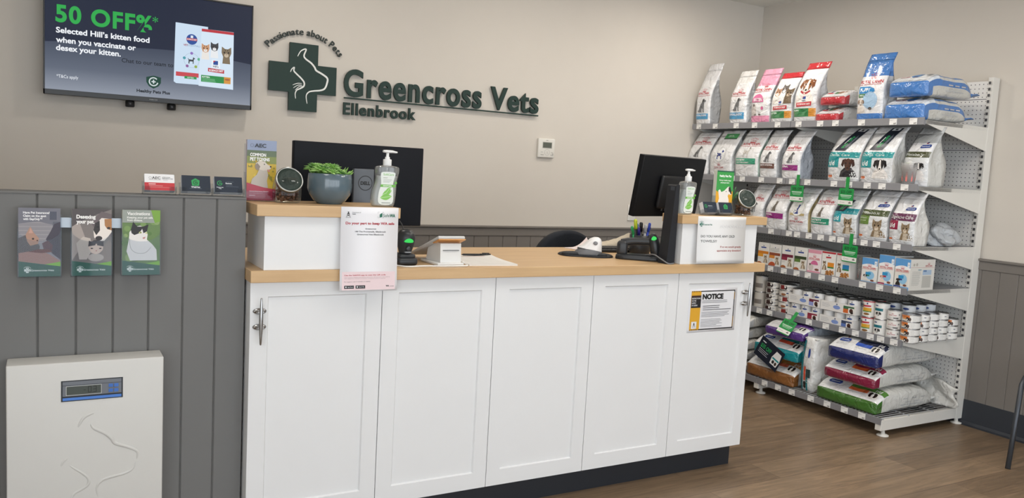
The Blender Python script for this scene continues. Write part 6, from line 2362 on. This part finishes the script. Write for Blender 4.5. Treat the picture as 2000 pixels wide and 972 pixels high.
TC = [('#6d2a4a', '#8f5a78'), ('#7d2038', '#5f6da8'), ('#3f5a48', '#c96a34'), ('#4a5566', '#3f5a94')]
spec = [(.866, .621, z5, 0, 'left lower', ('#a03a48', '#8a2c40'), ['#6d2038', '#7d2038', '#b9b9b9']), (.866, .617, z5 + .0905, 1, 'left upper', ('#8f9ad0', '#6d2a3c'), ['#c4c4c4', '#6d2a4a', '#7b5a78']),
        (.612, .366, z5, 2, 'right lower', ('#5f78b8', '#3f4a66'), ['#c4c4c4', '#c4c4c4', '#4a5058']), (.612, .358, z5 + .0905, 3, 'right upper', ('#cf6a34', '#3f6a4a'), ['#c8c8c8', '#c8c8c8', '#3f5a48'])]
for yf, yn, z, q, nm, (c1, c2), bands in spec:
    tray('white cardboard tray of cans, %s of the four trays on the can shelf' % nm, yf, yn, z, tray_print(yf - yn, c1, c2))
    w = yf - yn
    for c in range(3):
        y = yf - w * (c + .5) / 3
        for r_ in range(3):
            lb = '%s can, %s row, standing in the %s tray' % (('leftmost', 'middle', 'rightmost')[c], ('front', 'second', 'back')[r_], nm)
            loc = (XF + .042 + .078 * r_, y, z + .0022)
            if r_ == 0:
                f = make_can(lb, .0385, .088, tall_can(bands[c], '#1d1b1c', logo=bands[c][1] != 'c'), loc, '#dcdcdc' if bands[c][1] == 'c' else '#e4e4e4')
            else:
                clone(f, loc, lb)

h = .098
g = G(); g.rect(-.04, h * .90, .07, h * .97, '#b8323e'); g.poly([(-.012, h * .70), (.032, h * .72), (.032, h * .62), (-.012, h * .60)], '#b8323e'); g.rect(.006, h * .76, .014, h * .86, '#3b4a7a'); g.rect(-.02, h * .36, .036, h * .56, '#d3a034'); g.rect(-.02, h * .30, .036, h * .36, '#4f8a4a'); g.disc(.008, h * .18, .018, '#8a6238', h * .07); g.disc(-.022, h * .66, .010, '#7a5a48', h * .12)
stack('red-topped tall pair left of teal', 2, .0405, h, g, XF + .042, .296)
stack('rear red-topped tall pair', 2, .0405, h, g, XF + .128, .296)
g = G(); g.rect(-.02, h * .78, .0, h * .84, '#3b4d86'); g.rect(-.026, h * .50, .03, h * .66, '#1f6f7c'); g.rect(-.026, h * .12, .03, h * .50, '#e9e8e5'); dog_face(g, .004, h * .32, .014, '#1d1b1c', '#efece8', '#151415'); g.rect(-.026, h * .05, -.014, h * .12, '#b8423e'); g.lines(.04, h * .8, .06, 10, h * .07, .0012, '#b7b7b7')
stack('teal-banded tall pair with dog portrait', 2, .042, h, g, XF + .044, .212)
h3 = .0555
g = G(); crown(g, .012, h3 * .60, .011, '#b04452'); g.text('ROYAL CANIN', .012, h3 * .44, .0065, '#b5606a', 'c', .02, w=.046); g.rect(-.016, h3 * .16, .045, h3 * .30, '#cfcfcd'); g.rect(.018, h3 * .14, .046, h3 * .30, '#3a3a3d'); g.disc(.05, h3 * .6, .005, '#8d8d90')
stack('white trio with small red lettering', 3, .0415, h3, g, XF + .043, .128)
h4 = .040
OR = G(); OR.rect(-.045, h4 * .50, .020, h4 * .86, '#c9743a'); OR.rect(-.03, h4 * .3, .0, h4 * .5, '#d9a06a'); OR.disc(.008, h4 * .36, .009, '#2a2526', .011); OR.disc(.022, h4 * .34, .007, '#4a3a34', .010); OR.disc(.006, h4 * .3, .004, '#efece8'); OR.lines(.036, h4 * .7, .062, 4, h4 * .14, .0012, '#b3b3b1')
PL = G(); PL.lines(-.02, h4 * .7, .03, 4, h4 * .14, .0012, '#b9b9b7'); PL.rect(.034, h4 * .45, .046, h4 * .6, '#8d8f96'); PL.rect(-.06, h4 * .3, -.035, h4 * .6, '#c9743a')
stack('orange-banded flat stack nearest the rail', 4, .0505, h4, OR, XF + .052, .032, jit=.15)
stack('second flat stack back along near edge', 4, .041, h4, PL, XF + .148, .030, gs=[OR, PL], jit=.3)
stack('third flat stack back along near edge', 4, .042, h4, PL, XF + .234, .030, gs=[OR, PL, PL], jit=.3)
stack('fourth flat stack back along near edge', 4, .043, h4, PL, XF + .322, .030, gs=[OR, PL], jit=.4)
stack('rearmost flat stack along near edge', 3, .043, h4, PL, XF + .425, .030, gs=[PL, PL, OR], jit=.3)
NV = G(); NV.disc(.008, h * .76, .018, '#2f4585', h * .07); NV.rect(-.025, h * .35, .03, h * .5, '#6d7886')
for i, (xx, yy) in enumerate(((.150, .205), (.150, .118), (.245, .20), (.245, .118), (.335, .118), (.335, .20))):
    stack(('navy-marked tall pair behind teal pair', 'navy-marked tall pair behind white trio', 'third-row tall pair behind teal pair', 'third-row tall pair behind white trio', 'back-row tall pair nearest shelf end', 'back-row tall pair behind teal pair')[i], 2, .040, h, NV, XF + xx, yy, body='#d5d8dc')

# ------------------------------------------------------------------ large bags on the wire base
zb = .1085
GE = 'large bags on the wire base'
XB = 3.505


def big_top(w, band, strip, word, pet=True, logo=True):
    """print on the upper front panel of a large bag, a across, b backwards"""
    g = G()
    if logo:
        g.poly([(w * .10, .060), (w * .12, .046), (w * .30, .046), (w * .32, .060), (w * .30, .074), (w * .12, .074)], '#27438f'); g.rect(w * .14, .057, w * .28, .062, '#c5cee4')
        g.rect(w * .20, .082, w * .23, .10, '#8a3a4a')
    g.lines(w * .10, .034, w * .34, 2, .009, .0016, '#b0b3b6', .2)
    g.rect(w * .46, .058, w * .99, .098, band)
    g.rect(w * .46, .036, w * .76, .060, strip)
    g.text(word, w * .88, .064, .024, '#eef0f0', 'c', .01)
    g.rect(w * .77, .014, w * .93, .056, '#e6e5e2')
    g.disc(w * .82, .036, w * .030, '#161516', .017); g.disc(w * .885, .036, w * .030, '#241d1b', .017); g.disc(w * .852, .032, w * .02, '#efece8', .012)
    g.lines(w * .48, .024, w * .72, 1, .01, .0018, '#c3c5c7', .1)
    return g


# left pile of pale bags lying sideways
zz = zb
for i, (h_, l, c, off) in enumerate(((.070, .40, '#c9c8c4', 0), (.072, .40, '#b9bcc0', .012), (.070, .38, '#cfcdc8', .004), (.078, .40, '#c4c3bf', .018), (.080, .38, '#cbc9c3', -.004))):
    lying_bag('%s pale grey bag in the far pile on the wire base beside counter' % ('lowest', 'second lowest', 'middle', 'second highest', 'topmost')[i], 1.50 + off, 1.115 + off, zz, h_, l + .1, '#b9bbbd', None, '#d6d5d0', c, XB + .03 + off, 50 + i, .6, .08, GE)
    zz += h_ + .002
g = big_top(.41, '#b5793c', '#d9694a', 'z/d')
lying_bag('large bag with brown front and orange strip lying lowest, left half of the base', 1.085, .675, zb, .160, .56, '#86582f', g, seed=61, split=.50, Lp=.17, group=GE, X=XB, side='#cfd3d8', tail='#cfd3d8')
b = lying_bag('large bag with teal front lying between the brown and the purple bags', 1.040, .665, zb + .161, .140, .55, '#168a94', big_top(.375, '#1b8c8e', '#d9573c', 'c/d'), seed=62, split=.50, Lp=.16, group=GE, X=XB + .008, side='#cfd3d8', tail='#cfd3d8')
lying_bag('large bag with purple front lying uppermost, left half of the base', .965, .645, zb + .302, .098, .55, '#54377f', big_top(.325, '#6a4a94', '#8a62a0', '', logo=False), seed=63, split=.55, Lp=.14, group=GE, X=XB + .012, side='#a9b1bb', tail='#a9b1bb')
# leaning black offer card in front of the teal bag
t = thing('offer_card', 'black discount card tilted in front of the teal and brown bags', 'offer card', (3.470, .900, .232), (math.radians(-6), math.radians(24), -PI / 2))
m = MB(); m.box(-.105, -.001, -.006, .105, .001, .135, M('#1a2130', .35, var=.03), .0004)
g = G(); g.text('$35 OFF', -.085, .066, .026, '#2aa35a', bold=.02, w=.095); g.rect(-.085, .105, -.055, .111, '#dfe2e6'); g.lines(-.085, .052, .005, 3, .011, .003, '#b9c0c9', .2)
g.poly([(.035, .018), (.092, .018), (.098, .065), (.090, .11), (.045, .112), (.03, .062)], '#e6e7e8'); g.rect(.036, .055, .094, .066, '#1d8f93'); g.disc(.055, .038, .010, '#1d1b1c', .012); g.disc(.078, .036, .009, '#3a2a22', .012)
g.apply(m, flat(0, -.001, 0), off=.0004); m.build('card', t)
# upright teal-edged bag standing on its side
t = thing('pet_food_bag', 'teal-edged white bag standing upright on its side between the two piles', 'bag', (XB, .595, zb), -PI / 2, GE)
m = MB()
w, H, d = .118, .335, .40
rg = []
for i in range(15):
    zz_ = H * i / 14
    u = i / 14
    k = .88 + .12 * math.sin(PI * min(1, max(0, u))) ** .5
    n_ = 5
    rg.append([Vector((ssp(math.cos(a), 2 / n_) * w / 2 * k * (1 + .03 * math.sin(9 * zz_ * 6 + 3 * a)), d / 2 + ssp(math.sin(a), 2 / n_) * d / 2 * (k + .01 * math.sin(40 * zz_)), zz_ * (1 - .03 * math.sin(a) * u))) for a in [2 * PI * j / 40 for j in range(40)]])
m.rings(rg, film('#dddedd'))
g = G(); g.rect(.003, .012, .036, H - .012, '#17757f')
g.disc(.073, H * .74, .008, '#27438f', .030); g.rect(.064, H * .60, .066, H * .84, '#c3c5c7'); g.rect(.045, H * .22, .058, H * .48, '#d9573c'); g.rect(.062, .01, .075, H * .44, '#1f7f86'); g.rect(.062, H * .28, .092, H * .44, '#2f4548')
g.text('w/d', .090, H * .10, .022, '#e8f0f0', 'l', .02, rot=PI / 2); g.rect(.086, .012, .112, H * .44, '#1f7f86') if False else None
g.disc(.052, H * .16, .010, '#161516', .014); g.disc(.052, H * .105, .009, '#241d1b', .013)


def vfn(a, b, o):
    x = (a - w / 2) / (w / 2)
    k = .88 + .12 * math.sin(PI * min(1, max(0, b / H))) ** .5
    x = max(-.995, min(.995, x))
    return Vector((x * w / 2 * k, d / 2 - (1 - abs(x) ** 5) ** .2 * d / 2 * (k + .012) - o, b))


g.apply(m, vfn, off=.003, step=.0001, maxlen=.015, mat=film)
m.build('bag_body', t)
m = MB(); m.box(-w * .4, .02, H - .006, w * .4, d - .03, H + .004, film('#d3d4d2'), .004); m.build('folded_end', t)
lying_bag('large bag with green front lying lowest, near half of the base', .505, .080, zb, .140, .53, '#3d6a2a', big_top(.425, '#4f7f34', '#d9693a', 'r/d'), seed=64, split=.52, Lp=.16, group=GE, X=XB, side='#d4d4d0')
lying_bag('large bag with maroon front lying between green and navy bags', .468, .112, zb + .141, .120, .56, '#7d1d3c', big_top(.356, '#8c2446', '#d9622f', 'i/d'), seed=65, split=.5, Lp=.15, group=GE, X=XB + .004, side='#d4d4d0')
lying_bag('large bag with navy front lying uppermost, near half of the base', .455, .108, zb + .262, .138, .58, '#1f2a66', big_top(.347, '#2a2f45', '#2f55b5', 'j/d'), seed=66, split=.52, Lp=.15, group=GE, X=XB + .006, side='#d4d4d0')
t = thing('crumpled_bag', 'crumpled white empty bag behind the green bag on the wire base', 'bag', (4.135, .145, zb), -PI / 2)
m = MB()
V, F = [], []
N = 12
rr = random.Random(9)
for s_ in (0, 1):
    for j in range(N + 1):
        for i in range(N + 1):
            u, v = i / N, j / N
            V.append((-.16 + .30 * u + .02 * math.sin(7 * v), -.02 + .06 * v * (1 - v) + .012 * math.sin(9 * u + 5 * v) + s_ * .012, .19 * v * (1 - .35 * u) + .008 * math.sin(12 * u) * v))
n2 = (N + 1) ** 2
for s_ in (0, 1):
    for j in range(N):
        for i in range(N):
            q = s_ * n2 + j * (N + 1) + i
            F.append((q, q + 1, q + N + 2, q + N + 1) if s_ == 0 else (q, q + N + 1, q + N + 2, q + 1))
for i in range(N):
    F += [(i, n2 + i, n2 + i + 1, i + 1), (N * (N + 1) + i, N * (N + 1) + i + 1, n2 + N * (N + 1) + i + 1, n2 + N * (N + 1) + i), (i * (N + 1), (i + 1) * (N + 1), n2 + (i + 1) * (N + 1), n2 + i * (N + 1)), (i * (N + 1) + N, n2 + i * (N + 1) + N, n2 + (i + 1) * (N + 1) + N, (i + 1) * (N + 1) + N)]
m.add(V, F, film('#dcdbd6'), True); m.build('bag_body', t)
